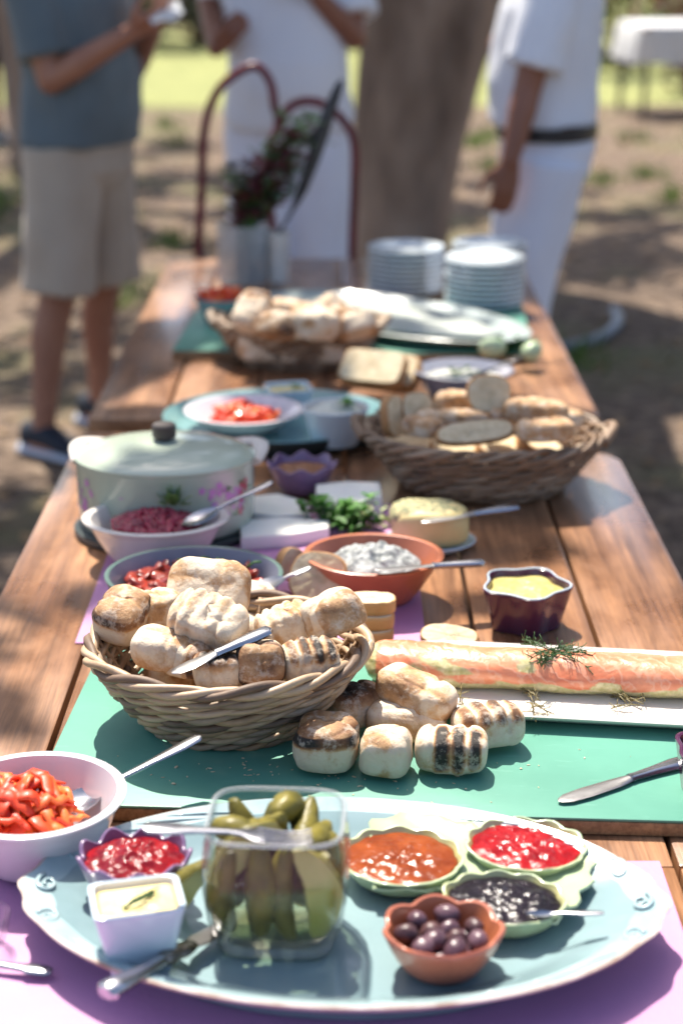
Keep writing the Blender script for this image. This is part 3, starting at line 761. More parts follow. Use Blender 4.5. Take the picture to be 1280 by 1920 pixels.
for lay, (zz, rr, n_) in enumerate([(.013,.013,5),(.022,.0235,8),(.032,.011,4),(.032,.029,7)]):
    for i in range(n_):
        a = 2*math.pi*i/n_ + lay*.5 + q.uniform(-.12,.12)
        if lay == 3: a = .5 + i*.9
        o = link('olive', oms[q.randrange(5)], None, (x + rr*math.cos(a), y + rr*.9*math.sin(a), PFL + zz + q.uniform(-.002,.002)), (q.uniform(-.6,.6), q.uniform(-.6,.6), q.uniform(0,6)))
        o.scale = [q.uniform(.85,1.12)]*3
        tag(o, 'small purple olive heaped in the coral scalloped bowl', 'olive', 'olives in the coral bowl')

# pale blue square ramekin with butter
RZ = PFL + .062
pa, pb_, pc_, pd = at(152,1658,RZ), at(322,1640,RZ), at(358,1702,RZ), at(192,1726,RZ)
cx, cy = (pa.x+pb_.x+pc_.x+pd.x)/4, (pa.y+pb_.y+pc_.y+pd.y)/4
sxw = ((pb_-pa).length + (pc_-pd).length)/4; syw = ((pd-pa).length + (pc_-pb_).length)/4
yaw = math.atan2((pb_-pa).y, (pb_-pa).x)*.5 + math.atan2((pc_-pd).y, (pc_-pd).x)*.5
rk = Bowl(sxw*1.03, .062, sxw*.66, .0045, squ(9), 1, syw/sxw, 1.0, n=96)
crock('square_ramekin', rk, [PALEBLUE, WHITECER], (cx, cy, PFL), (0,0,yaw), 'pale blue square tapered ramekin of butter on the blue platter', 'ramekin')
fill('butter', rk, .057, .001, .0012, 50, BUTTER, (cx, cy, PFL), (0,0,yaw), 'yellow butter filling the pale blue square ramekin', 'butter', 3)
b = MB(); m0 = MB()
m0.tube([(-.012,-.006,0),(-.004,-.002,.002),(.004,.003,.003),(.012,.011,.002)], lambda u: .0014, 6)
for k in range(9):
    u = k/9; p = Vector((-.008+.02*u, -.004+.014*u, .0025)); sd = -1 if k % 2 else 1
    m0.tube([p, p + Vector((.004, sd*.0035, .0015)), p + Vector((.008, sd*.002+.003, .001))], lambda u: .0007, 5)
tag(m0.build('herb_sprig', DILL, None, (cx+.002, cy-.004, PFL+.059), (0,0,R(10))), 'tiny green herb sprig lying on the butter', 'herb')
# red jam smear on the ramekin is a child stain with its own shape
# mauve scalloped dish of dark red jam behind the ramekin
zm = PFL + .043
x, y, r = place_rim(252, 1602, 212, zm)
mb_ = Bowl(r, .044, r*.5, .0035, scal(9, .10), 1, .85, .6, lambda a: .004*math.cos(9*a), flat=False)
crock('scalloped_dish', mb_, [MAUVECER, MAUVECER], (x, y, PFL), (0,0,0), 'mauve scalloped dish of red jam behind the square ramekin', 'dish')
fill('jam', mb_, .039, .010, .005, 95, JAMDK, (x, y, PFL), (0,0,0), 'lumpy dark red jam heaped in the mauve scalloped dish', 'jam', 8, .98)

# square glass jar of pickles
JH = .108
pj = at(518, 1806, PFL); JW = .056
jx, jy = pj.x, pj.y + .040
jyaw = R(-3)
jar = thing('glass_jar', 'square clear glass jar of pickled gherkins on the blue platter', 'jar', (jx, jy, PFL), (0,0,jyaw))
def jr(f, z): return [(JW*f*squ(4.5)(2*math.pi*j/72)*math.cos(2*math.pi*j/72), JW*.86*f*squ(4.5)(2*math.pi*j/72)*math.sin(2*math.pi*j/72), z) for j in range(72)]
b = MB()
b.rings([jr(.62,.0005),jr(.80,.001),jr(.84,.006),jr(.97,.028),jr(1.03,.055),jr(1.04,.075),jr(1.0,.095),jr(.97,JH-.002),jr(.965,JH),jr(.945,JH),jr(.94,JH-.003),jr(.965,.095),jr(.985,.075),jr(.975,.055),jr(.91,.028),jr(.76,.012),jr(.5,.010)])
b.build('jar_wall', GLASS, jar, sharp=60)
b = MB(); b.tube(jr(.955, JH+.0003), .0021, 8, closed=True); b.build('jar_rim', GLASSRIM, jar, sharp=0)
b = MB(); b.rings([jr(.60,.0018),jr(.79,.0022),jr(.83,.006),jr(.76,.0105),jr(.4,.0095)]); b.build('jar_base', GLASSRIM, jar, sharp=50)
b = MB(); b.rings([jr(.55,.012),jr(.75,.014),jr(.89,.028),jr(.955,.055),jr(.962,.066),jr(.90,.066),jr(.1,.066)]); b.build('brine', BRINE, jar, sharp=60)
q = random.Random(21)
def pickle(L, r, bend, mat_in=False, cut=False):
    b = MB(); n = 26; m_ = 20; rs = []
    for i in range(n+1):
        u = i/n; z = -L/2 + L*u; rr = r*max(.12, math.sin(math.pi*(.04+.92*u)))**.5
        ox = bend*math.sin(math.pi*u)
        ring = []
        for j in range(m_):
            a = 2*math.pi*j/m_; k = rr*(1 + .10*noise.noise((math.cos(a)*2, math.sin(a)*2, z*90)) + .07*max(0, noise.noise((math.cos(a)*5, math.sin(a)*5, z*330+L*99))))
            yy = k*math.sin(a)
            if cut: yy = max(yy, -.15*r)
            ring.append((ox + k*math.cos(a), yy, z))
        rs.append(ring)
    b.rings(rs)
    if cut:
        for i, f in enumerate(b.f):
            if all(b.v[t][1] <= -.149*r for t in f): b.m[i] = 1
    return b.mesh('pickle', [PICKLE, PICKLEIN], sharp=50)
pm_ = [pickle(.075,.0125,.006), pickle(.062,.0145,-.005), pickle(.082,.0115,.010)]
cut_ = [pickle(.085,.015,.012,cut=True), pickle(.07,.014,-.008,cut=True)]
spots = [(-.036,-.026,.058,2),(-.012,-.03,.060,0),(.012,-.028,.058,2),(.036,-.022,.056,0),(-.036,.004,.060,1),(-.012,.002,.062,2),(.014,.004,.058,0),(.038,.006,.062,1),(-.03,.03,.065,2),(-.004,.03,.064,0),(.024,.03,.066,1),
         (-.032,-.006,.094,1),(-.008,.012,.096,0),(.022,.010,.098,2),(.030,-.004,.094,0),(.008,.024,.100,1)]
for i, (a, c, z, k) in enumerate(spots):
    o = link('pickled_gherkin', pm_[k], None, (jx+a, jy+c, PFL+z), (R(q.uniform(-14,14)), R(q.uniform(-14,14)) if i < 11 else R(q.uniform(55,85)), q.uniform(0,6)))
    if i >= 11: o.scale = (.85,.85,.7)
    tag(o, 'whole olive green gherkin packed in the square glass jar', 'gherkin', 'gherkins in the glass jar')
o = link('pickled_gherkin', cut_[0], None, (jx+.026, jy-.037, PFL+.062), (R(6), R(-10), 0)); tag(o, 'pale halved gherkin curving against the front of the glass jar', 'gherkin')
o = link('pickled_gherkin', cut_[1], None, (jx-.022, jy-.024, PFL+.088), (R(-20), R(62), R(15))); tag(o, 'halved gherkin at the top of the glass jar under the fork', 'gherkin')
# gherkin half lying between ramekin and jar
pg = at(366, 1660, PFL+.03); o = link('gherkin_half', cut_[1], None, (pg.x-.004, pg.y, PFL+.024), (R(25), R(20), R(40))); tag(o, 'halved gherkin leaning between the square ramekin and the jar', 'gherkin')
pz = PFL + JH
fork(at(268,1551,pz+.012), at(585,1568,pz-.002), 'silver fork laid across the rim of the glass jar')
# butter knife with tarnished ornate collar
kn = thing('butter_knife', 'silver handled knife with tarnished ornate collar on platter edge', 'knife')
p0, p1 = at(196,1862,PFL+.031), at(418,1738,PFL+.010); aim(kn, p0, p1); L = (p1-p0).length
b = MB(); loft(b, [(0,.006,.004,0),(.004,.0105,.007,0),(.016,.0105,.007,0),(.035,.0078,.0055,0),(.065,.0060,.005,0),(.07,.005,.0045,0)], 14); b.build('handle', SILVER, kn)
b = MB(); loft(b, [(.068,.006,.005,0),(.074,.0085,.006,0),(.082,.0065,.005,0),(.09,.0095,.005,0),(.1,.008,.004,0),(.106,.006,.003,0)], 14); b.build('collar', ORNATE, kn)
b = MB(); loft(b, [(.104,.006,.002,0),(.112,.0095,.0015,0),(L,.0085,.001,0)], 10); b.build('blade', STEEL, kn)

# white bowl of roasted peppers at the left edge
zb = PM + .068
x, y, r = place_rim(62, 1487, 336, zb)
wbw = Bowl(r, .068, r*.52, .005, one, 1, .98, .62, lip=.003)
WBX, WBY = x, y
crock('serving_bowl', wbw, [WHITECER, WHITECER], (x, y, PM), (0,0,0), 'white bowl of roasted red peppers beside the blue platter', 'bowl')
def strips(name, label, n, rx, ry, hgt, loc, mats, seed, L=(.03,.05), W=(.006,.011), dome=1.0):
    t = thing(name, label, 'roasted peppers', loc); q = random.Random(seed); meshes = []
    for k in range(7):
        b = MB(); l = q.uniform(*L); w_ = q.uniform(*W); bend = q.uniform(-.5,.5); n_ = 9
        path = [Vector((l*(i/n_-.5), bend*l*.5*math.sin(math.pi*i/n_), .35*l*math.sin(math.pi*i/n_)*q.uniform(.5,1.0))) for i in range(n_+1)]
        b.tube(path, lambda u: (.0018*(.5+math.sin(math.pi*u)), w_*.5*(.35+.65*math.sin(math.pi*u)**.5)), 9)
        meshes.append((b.mesh('pepper_strip', mats[k % len(mats)], sharp=0)))
    for k in range(n):
        a = q.uniform(0,6.3); u = math.sqrt(q.random())*.92
        z = hgt*(1-u*u)*dome*q.uniform(.6,1.0) - .002
        link('pepper_strip', meshes[k % 7], t, (rx*u*math.cos(a), ry*u*math.sin(a), z), (q.uniform(-.35,.35), q.uniform(-.35,.35), q.uniform(0,6.3)))
    b = MB(); 
    b.ball((0,0,-hgt*.35), (rx*.97, ry*.97, hgt*1.2), 28, 14, fn=lambda p, d: Vector((p.x, p.y, max(p.z, hgt*.15)))*(1+.07*noise.noise(p*70)))
    b.build('pepper_heap', mats[0], t, sharp=0)
    return t
strips('roasted_peppers', 'roasted red pepper strips heaped in the white bowl', 80, r*.60, r*.56, .036, (x-.010, y-.004, PM+.038), [PEPPER, PEPPER2], 4, (.035,.058), (.008,.015))
spoon(at(376,1381,GB+.055), at(98,1526,PM+.036), 'silver spoon standing in the white bowl of red peppers')
# further spoons and dish at the left edge of the purple mat
spoon(at(98,1822,PM+.006), at(-130,1790,PM+.008), 'silver spoon handle lying on the purple mat at its left edge')
x, y, r = place_rim(-36, 1715, 112, PM+.03)
gb_ = Bowl(r, .03, r*.6, .003, one, p=.6)
crock('glass_dish', gb_, [GLASS, GLASS], (x, y, PM), (0,0,0), 'small clear glass dish on the purple mat beside the spoon', 'dish')

# knife and small pot at the right end of the green board
knife(at(1292,1424,GB+.004), at(1046,1502,GB+.0035), 'steel table knife lying alone on the green board', 0)
x, y, r = place_rim(1345, 1400, 158, GB+.05)
stb = Bowl(r, .05, r*.78, .0045, star(5,.09,.3), p=1.0, n=90)
crock('star_ramekin', stb, [PURPCER, PURPCER], (x, y, GB), (0,0,0), 'aubergine star ramekin at the right end of the green board', 'ramekin')
fill('dark_chutney', stb, .041, .002, .002, 60, SAUCE, (x, y, GB), (0,0,0), 'brown chutney filling the ramekin at the board end', 'chutney')
x, y, r = place_rim(985, 1094, 160, T+.052)
stb = Bowl(r, .052, r*.76, .0045, star(5,.10,.9), p=1.0, n=90)
crock('star_ramekin', stb, [PURPCER, PURPCER], (x, y, T), (0,0,0), 'aubergine star ramekin of mustard standing on bare planks', 'ramekin')
b = MB(); b.tube([Vector(p) for p in stb.ring(stb.R-.0018, .0528)][::2], .0013, 6, closed=True)
b.build('worn_rim', PALEBLUE, bpy.context.scene.objects.get('star_ramekin.001'))
fill('mustard', stb, .045, .002, .002, 60, MUSTARD, (x, y, T), (0,0,0), 'yellow green mustard filling the ramekin on bare planks', 'mustard')

# ------------------------------------------------------------------ wicker baskets
def basket(label, px, py, wpx, asp, zr, z0, base_f, rows, cane_r, mats, seed, turns=11, yaw=0, handles=False, p=.75, group=None):
    c = at(px, py, zr); a = wpx/2 * mpp(px, py, zr); H = zr - z0; q = random.Random(seed)
    t = thing('wicker_basket', label, 'basket', (c.x, c.y, z0), (0,0,yaw))
    rad = lambda z: a * (base_f + (1-base_f) * max(0, min(1, z/H))**p) - cane_r*1.6
    for k in range(rows):
        z = cane_r*1.8 + (H - cane_r*3.4) * k/(rows-1); n = 150
        big = 1.0 if k < rows-1 else 1.15
        tn = turns + q.choice((-1,0,0,1)); ph0 = q.uniform(0,6.3)
        for s_ in range(3):
            ph = ph0 + s_*2*math.pi/3; path = []
            for i in range(n):
                th = 2*math.pi*i/n; jit = .75*noise.noise((math.cos(th)*2.5, math.sin(th)*2.5, k*3.1+s_*7+seed))
                u = tn*th + ph
                rr = rad(z) + cane_r*1.05*big*(math.cos(u)+jit); zz = z + cane_r*1.0*big*(math.sin(u)+jit*1.3)
                path.append((rr*math.cos(th), rr*math.sin(th)*asp, zz))
            b = MB(); rr0 = cane_r*q.uniform(.75,1.15)
            b.tube(path, lambda u: rr0*(1+.1*math.sin(u*40+k)), 7, closed=True)
            b.build('cane', mats[q.randrange(len(mats))], t, sharp=0)
    ns = 30
    for i in range(ns):
        th = 2*math.pi*(i+.5)/ns; b = MB()
        b.tube([((rad(H*u)-cane_r*1.2)*math.cos(th), (rad(H*u)-cane_r*1.2)*math.sin(th)*asp, cane_r + (H-cane_r)*u*1.0) for u in (0,.25,.5,.75,.97)], cane_r*.7, 6)
        b.build('stake', mats[0], t, sharp=0)
    b = MB(); K = 7
    for k in range(K):
        f = (k+.6)/K*rad(0); b.tube([(f*math.cos(2*math.pi*j/40), f*math.sin(2*math.pi*j/40)*asp, cane_r*1.1) for j in range(40)], f and rad(0)/K*.55, 6, closed=True)
    b.build('woven_base', mats[0], t, sharp=0)
    if handles:
        for sg in (-1, 1):
            b = MB(); pts = [(sg*(a-.014+.016*math.sin(math.pi*u)), (.05*(u-.5)*2)*asp, H - .012 + .016*math.sin(math.pi*u)) for u in [i/12 for i in range(13)]]
            b.tube(pts, cane_r*1.5, 8); b.build('handle', mats[-1], t, sharp=0)
    return t, c, a
basket('light cane wicker basket piled with grilled bread rolls on green board', 426, 1196, 556, .86, .858, GB, .54, 8, .0040, [CANE, CANE4, CANE5, CANE, CANE3, CANE4], 3, 7, p=.8)
basket('large brown wicker basket of sliced bread beside the cheeses', 905, 797, 478, .80, T+.092, T, .60, 7, .0050, [CANE2, CANE3, CANE2], 8, 9, yaw=R(-6), handles=True, p=.8)
basket('dark brown wicker basket of pale rolls beside the fish platter', 560, 595, 330, .80, TF+.083, TF, .66, 6, .0056, [CANE2, CANE2, CANE3], 12, 10, yaw=R(-6), handles=True, p=.8)

# ------------------------------------------------------------------ bread
def roll_mesh(a, bq, c, kind, seed, n=72, m_=44):
    b = MB(); ch = []; q = random.Random(seed)
    cr = {'bands': [-.5,-.05,.42], 'score': [-.35,.3], 'ridge': [-.62,-.25,.12,.5], 'toast': [.05], 'pale': [q.uniform(-.3,.3)], 'log': [.35], 'gold': [-.4,.25], 'bands2': [-.45,-.02,.42]}[kind]
    wd = .075
    def fn(p, d):
        u = p.x / a
        f = 1.0
        for k in cr: f -= (.16 if kind in ('ridge','bands','bands2') else .13) * math.exp(-((u-k)/wd)**2) * (1 if d.z > -.2 else .3)
        f *= 1 + .13*noise.noise((p.x*34+seed, p.y*34, p.z*34)) + .045*noise.noise((p.x*95+seed, p.y*95, p.z*95))
        cz = (1-abs(noise.noise((p.x*20+seed*5, p.y*30, p.z*30))))**9 * (1 if d.z > -.4 else .3); f -= .075*cz
        e = 1 + .05*noise.noise((p.x*25, p.y*25, p.z*25+seed*2))
        r = Vector((p.x*e, p.y*f, p.z*f))
        if r.z < -c*.72: r.z = -c*.72 - (r.z + c*.72)*.1
        top = max(0, d.z)
        nn = noise.noise((p.x*30+seed*3, p.y*30, p.z*30))
        if kind == 'bands': v = .06 + .25*max(0,nn) + (1.05*math.exp(-((u+.27)/.16)**4) + 1.05*math.exp(-((u-.19)/.17)**4) + .95*math.exp(-((u-.66)/.15)**4)) * max(0, min(1, (d.z*.7 - d.y*.75 - .22)*3))
        elif kind == 'bands2': v = .05 + .3*max(0,nn) + (.68*math.exp(-((u+.24)/.16)**4) + .74*math.exp(-((u-.2)/.17)**4) + .6*math.exp(-((u-.68)/.15)**4) + .5*math.exp(-((u+.7)/.15)**4)) * max(0, min(1, (d.z - .25)*3))
        elif kind == 'score': v = .12 + top**1.5*(.62+.4*nn)
        elif kind == 'toast': v = .05 + (.95 if abs(d.z-.45) < .2 else .55)*max(0, min(1, (d.z-.12)*4))*(.72+.4*nn)
        elif kind == 'gold': v = .22 + .2*nn + .12*max(0, d.z)
        elif kind == 'ridge': v = .05 + .34*max(0, nn+.12)*(1 if d.z > -.3 else 2)
        elif kind == 'log': v = .06 + .55*max(0, nn+.06) + .16*max(0, .6-d.z) + .12*max(0,-d.z)
        else: v = .04 + .75*max(0, nn-.02) + (.25 if u > .55 else 0)
        ch.append(v + .16*cz); return r
    b.ball((0,0,c*.72), (a, bq, c), n, m_, fn=fn, pw=.60)
    return b.mesh('bread_roll', BREAD, sharp=0, attr=ch)
RM = {k: [roll_mesh(1,1,1,k,1)] for k in ()}
def roll(px, py, z, wpx, dpx, hf, kind, seed, rot, label, group=None):
    """centre pixel, centre height, length and width in pixels"""
    p = at(px, py, z); s_ = mpp(px, py, z); a = wpx/2*s_; bq = dpx/2*s_; c = bq*hf
    o = link('bread_roll', roll_mesh(a, bq, c, kind, seed), None, (0,0,0), [R(v) for v in rot])
    off = o.rotation_euler.to_matrix() @ Vector((0,0,c*.72)); o.location = p - off
    return tag(o, label, 'bread roll', group)
RB = 'rolls spilled on the green board'; RK = 'rolls in the light cane basket'
roll(612,1394,GB+.026,112,122,.86,'toast',31,(0,0,84),'pale roll with scorched flat top next to the basket foot', RB)
roll(722,1408,GB+.023,104,98,.9,'pale',32,(0,0,75),'upright pale roll with one brown patch on the green board', RB)
roll(846,1404,GB+.023,136,92,.88,'bands',33,(8,0,-6),'pale roll with three charred black bands on the green board', RB)
roll(914,1360,GB+.024,138,94,.88,'bands2',34,(-4,0,14),'scored brown roll touching the long white fish plate', RB)
roll(780,1300,GB+.046,164,86,.92,'log',35,(0,8,-38),'long browned roll resting on top of the other rolls', RB)
roll(668,1322,GB+.026,112,88,.9,'score',36,(0,0,30),'dark browned roll in the shade of the basket rim', RB)
roll(762,1352,GB+.022,150,80,.9,'log',37,(0,0,-14),'wrinkled browned roll squeezed behind two pale rolls', RB)
roll(231,1152,.872,112,98,.9,'toast',41,(10,-18,68),'square roll with dark toasted top at the basket edge', RK)
roll(392,1102,.884,158,112,.62,'log',42,(58,0,-16),'flat round browned loaf leaning at the back of the basket', RK)
roll(390,1166,.886,150,112,.85,'ridge',43,(22,12,-24),'big pale roll with deep ridges on top of the basket heap', RK)
roll(298,1142,.868,90,80,.9,'pale',44,(0,0,40),'small pale roll half hidden behind the ridged roll', RK)
roll(304,1216,.864,116,82,.88,'log',45,(10,6,-18),'two lobed pale roll with golden end inside basket', RK)
roll(536,1178,.866,112,96,.9,'ridge',46,(0,-10,22),'pale cylindrical roll with torn end beside the knife handle', RK)
roll(622,1154,.884,122,104,.86,'pale',47,(10,-24,-58),'smooth oval roll perched on the basket rim', RK)
roll(488,1244,.862,96,90,.92,'toast',48,(68,0,8),'roll with two brown spots at the front of the basket', RK)
roll(580,1236,.860,108,90,.9,'bands2',49,(10,0,14),'browned roll at the front right of the basket heap', RK)
roll(408,1254,.858,92,76,.9,'score',50,(0,0,10),'dark crusted roll under the knife blade', RK)
roll(350,1232,.858,90,80,.9,'pale',56,(0,0,-30),'pale roll sunk low behind the basket front', RK)
for i, (px, py) in enumerate([(330,1250),(440,1270),(540,1265),(380,1190),(480,1190),(570,1200),(460,1140)]):
    roll(px, py, .815, 120, 100, .9, 'pale', 60+i, (0,0,40*i), 'pale roll buried under the heap in the cane basket', 'rolls under the heap')
knife(atY(508,1180,1.545), atY(322,1262,1.50), 'silver table knife stuck among the rolls in the basket', 0, SILVER, STEEL, .56)
roll(475,585,TF+.115,84,66,.9,'pale',71,(0,-40,60),'pale roll standing up in the dark far basket')
for i, (px, py, wv) in enumerate([(545,590,90),(590,608,100),(640,600,80),(520,612,80),(668,612,76),(610,585,80)]):
    roll(px, py, TF+.095 + .012*(i % 2), wv, wv*.75, .85, ('log','pale','ridge')[i % 3], 80+i, (10*i,12,47*i), 'pale roll heaped in the dark far basket', 'rolls in the far basket')
for i, (px, py) in enumerate([(500,640),(560,640),(620,640)]):
    roll(px, py, TF+.05, 110, 90, .9, 'pale', 90+i, (0,0,30*i), 'pale roll low in the dark far basket', 'rolls low in the far basket')

def slice_mesh(a, c, th, seed, tap=0, crust=None, pw=2.6):
    """bread slice standing in XZ, thickness along Y"""
    b = MB(); n = 40; q = random.Random(seed)
    def out(f, y):
        r_ = []
        for j in range(n):
            t_ = 2*math.pi*j/n; e = (abs(math.cos(t_))**pw + abs(math.sin(t_))**pw) ** (-1/pw)
            e *= 1 + .035*noise.noise((math.cos(t_)*1.3, math.sin(t_)*1.3, seed))
            r_.append((a*f*e*math.cos(t_), y + .0012*noise.noise((j*.5, f*4, seed)), c*f*e*math.sin(t_) + c))
        return r_
    h = th/2
    b.rings([out(.02,-h),out(.5,-h),out(.93,-h)], False, False, 1)
    b.rings([out(.93,-h),out(.985,-h*.85),out(1,-h*.4),out(1,h*.4),out(.985,h*.85),out(.93,h)], False, False, 0)
    b.rings([out(.93,h),out(.5,h),out(.02,h)], False, False, 1)
    b.f.append(tuple(range(n-1,-1,-1))); b.m.append(1)
    last = len(b.v)-n; b.f.append(tuple(range(last, last+n))); b.m.append(1)
    return b.mesh('bread_slice', [crust or CRUST, CRUMB], sharp=45)
def slc(px, py, z, wpx, hpx, th, rot, seed, label, group=None, crust=None):
    p = at(px, py, z); s_ = mpp(px, py, z); a, c = wpx/2*s_, hpx/2*s_
    o = link('bread_slice', slice_mesh(a, c, th, seed, 0, crust), None, (0,0,0), [R(v) for v in rot])
    o.location = p - (o.rotation_euler.to_matrix() @ Vector((0,0,c)))
    return tag(o, label, 'bread slice', group)
# slices behind the front basket
slc(598,1084,PM+.038,112,100,.016,(-28,0,-14),1,'round seeded bread slice leaning on the terracotta bowl')
slc(545,1058,PM+.034,56,62,.02,(-20,30,20),2,'small torn end of bread beside the terracotta bowl')
for i in range(3):
    slc(690+i*2, 1188-i*28, PM+.012+.0165*i, 96, 62, .0165, (90,0,-8+5*i), 5+i, ['lowest slice of the thick bread stack behind the basket','middle slice of the thick bread stack behind the basket','top slice of the thick bread stack behind the basket'][i], crust=RUSK)
slc(842,1198,T+.018,112,52,.016,(-62,0,-18),9,'oval bread slice tipped behind the salmon')
# crumbs on the green board
b = MB(); q = random.Random(9)
for k in range(90):
    px, py = (q.gauss(560,170), q.gauss(1462,26)) if k % 3 else (q.uniform(250,1200), q.uniform(1400,1510))
    if py > 1512: continue
    p_ = at(px, py, GB); s_ = q.uniform(.0005,.0013)
    b.ball((p_.x, p_.y, GB+s_*.5), (s_*q.uniform(.8,3.5), s_*q.uniform(.6,1.6), s_*.5), 5, 3, rot=Euler((0,0,q.random()*6)).to_matrix())
tag(stuff(b.build('bread_crumbs', CRUMB, sharp=0)), 'pale bread crumbs scattered on the green board', 'crumbs')
# slices in the brown basket
SB = T + .095
BS = 'slices in the large brown basket'
slc(915,738,SB+.045,84,72,.014,(-18,0,6),11,'round pale slice standing highest in the brown basket', BS)
slc(736,780,SB+.012,64,80,.014,(-10,0,58),12,'narrow slice upright at the left of the brown basket', BS)
slc(780,765,SB+.018,62,62,.014,(-20,0,20),13,'small round slice behind the golden pieces', BS)
slc(890,812,SB+.012,150,44,.015,(-40,-5,4),14,'long crustless slice along the front of the brown basket', BS)
roll(1020,806,SB+.020,112,62,.7,'gold',101,(0,0,8),'sunlit golden baguette piece at the right of the brown basket', BS)
roll(1004,770,SB+.026,120,62,.75,'gold',102,(0,0,-14),'golden baguette piece behind the sunlit one', BS)
roll(1064,784,SB+.012,58,50,.8,'gold',103,(0,0,-40),'crusty baguette heel at the right inside of the brown basket', BS)
roll(848,784,SB+.014,138,48,.7,'gold',104,(0,0,-4),'reddish crusted baguette piece lying in the brown basket', BS)
roll(852,752,SB+.014,76,50,.8,'gold',105,(0,0,10),'short baguette piece under the highest slice', BS)
roll(942,780,SB+.010,78,56,.8,'gold',106,(0,0,30),'baguette piece wedged in the middle of the brown basket', BS)
roll(790,800,SB+.008,80,50,.8,'gold',107,(0,0,-30),'golden piece at the left front of the brown basket', BS)
for i, (px, py) in enumerate([(780,835),(860,845),(940,845),(1010,840),(830,800),(930,800)]):
    slc(px, py, T+.05, 120, 90, .02, (-70,0,30*i), 30+i, 'bread slice buried low in the brown basket', 'slices low in the brown basket')

# ------------------------------------------------------------------ salmon on a long white plate
pL, pR = at(735, 1356, GB), at(1430, 1394, GB)
sp = (pL + pR) / 2; yawS = math.atan2(pR.y - pL.y, pR.x - pL.x); SLn = (pR - pL).length; SW = .185
sp = sp + Vector((-math.sin(yawS), math.cos(yawS), 0)) * (SW/2)
fp = thing('long_plate', 'long white rectangular plate carrying the salmon on green board', 'plate', (sp.x, sp.y, GB), (0,0,yawS))
def rr(sx, sy, z, n=80, pw=10):
    return [(sx*squ(pw)(2*math.pi*j/n)*math.cos(2*math.pi*j/n), sy*squ(pw)(2*math.pi*j/n)*math.sin(2*math.pi*j/n), z) for j in range(n)]
b = MB(); hx, hy = SLn/2, SW/2
b.rings([rr(hx*.9,hy*.72,.0005),rr(hx*.92,hy*.78,.001),rr(hx*.995,hy*.985,.013),rr(hx,hy,.0155),rr(hx*.995,hy*.985,.0165),rr(hx*.93,hy*.80,.0075),rr(hx*.90,hy*.7,.0055),rr(hx*.2,hy*.2,.0055)])
b.build('dish', CREAMCER, fp, sharp=50)
b = MB(); n = 60; m_ = 28; rs = []; q = random.Random(2)
for i in range(n+1):
    u = i/n; x_ = -.185 + .42*u; ring = []
    e = min(1, (min(u, 1-u)/.05)) ; e = math.sqrt(max(.02, 1-(1-e)**2))
    for j in range(m_):
        a = 2*math.pi*j/m_
        r_ = .0235*e*(1 + .13*noise.noise((x_*19, math.cos(a)*1.2, math.sin(a)*1.2)) + .05*noise.noise((x_*90, math.cos(a)*4, math.sin(a)*4)))
        ring.append((x_, r_*1.28*math.cos(a), max(-.0185, r_*.90*math.sin(a))))
    rs.append(ring)
b.rings(rs)
sal = link('poached_salmon', None); sal.location = sp + Vector((-.042*math.cos(yawS), .012, .0240)); sal.rotation_euler = (0,0,yawS)
tag(sal, 'long rolled salmon with orange flesh lying on the white plate', 'salmon')
att = []
for ring in rs:
    for x_, y_, z_ in ring:
        v = .0 + .95*max(0, min(1, (-.002 - z_ + .012*noise.noise((x_*26, 0, 3)))/.012)) * (1 if y_ < 0 else .3)
        v = max(v, .62*max(0, min(1, 2.2*noise.noise((x_*24+.7, z_*70, y_*30)) + .1 - z_*40)))
        if x_ < -.165: v = max(v, .5)
        att.append(v)
link('flesh', b.mesh('flesh', SALMON, sharp=0, attr=att), sal)
def dill_sprig(name, p, label, n, L, seed, yaw=0, mat=None):
    q = random.Random(seed); b = MB()
    for k in range(n):
        a = yaw + q.gauss(0, .55) + (math.pi if q.random() < .45 else 0); l = L*q.uniform(.5,1)
        p0 = Vector((q.gauss(0,.004), q.gauss(0,.004), .001)); d = Vector((math.cos(a), math.sin(a), q.uniform(.0,.30)))
        pts = [p0 + d*l*u + Vector((0,0,-.010*u*u)) for u in (0,.33,.66,1)]
        b.tube(pts, .0007, 4)
        for i in range(12):
            u = .2 + .8*q.random(); c = p0 + d*l*u + Vector((0,0,-.010*u*u))
            e = c + (d*q.uniform(.3,1) + Vector((q.gauss(0,.7), q.gauss(0,.7), q.gauss(.15,.4)))).normalized()*q.uniform(.006,.014)
            b.tube([c, e], .0005, 3)
    return tag(b.build(name, mat or DILL, None, p, (0,0,0), sharp=0), label, 'herb')
pdl = at(1052, 1238, GB+.055)
dill_sprig('dill_sprig', Vector((pdl.x, sal.location.y - .03*0 + (pdl.x-sal.location.x)*math.tan(yawS), sal.location.z + .0215)), 'feathery green dill sprig lying on top of the salmon', 16, .042, 6, yawS)
for k, px in enumerate((1000, 1200, 860)):
    pd_ = at(px, 1318, GB+.012); dill_sprig('dill_stalk', pd_, 'thin dill stalks scattered on the white plate in front of salmon', 4, .045, 30+k, R(-60), leafmat('dry_dill%d' % k, (.30,.24,.10), (.22,.18,.08), .2))
for o in [o for o in col.objects if o.name.startswith('dill_stalk')]: o['group'] = 'loose dill stalks on the fish plate'

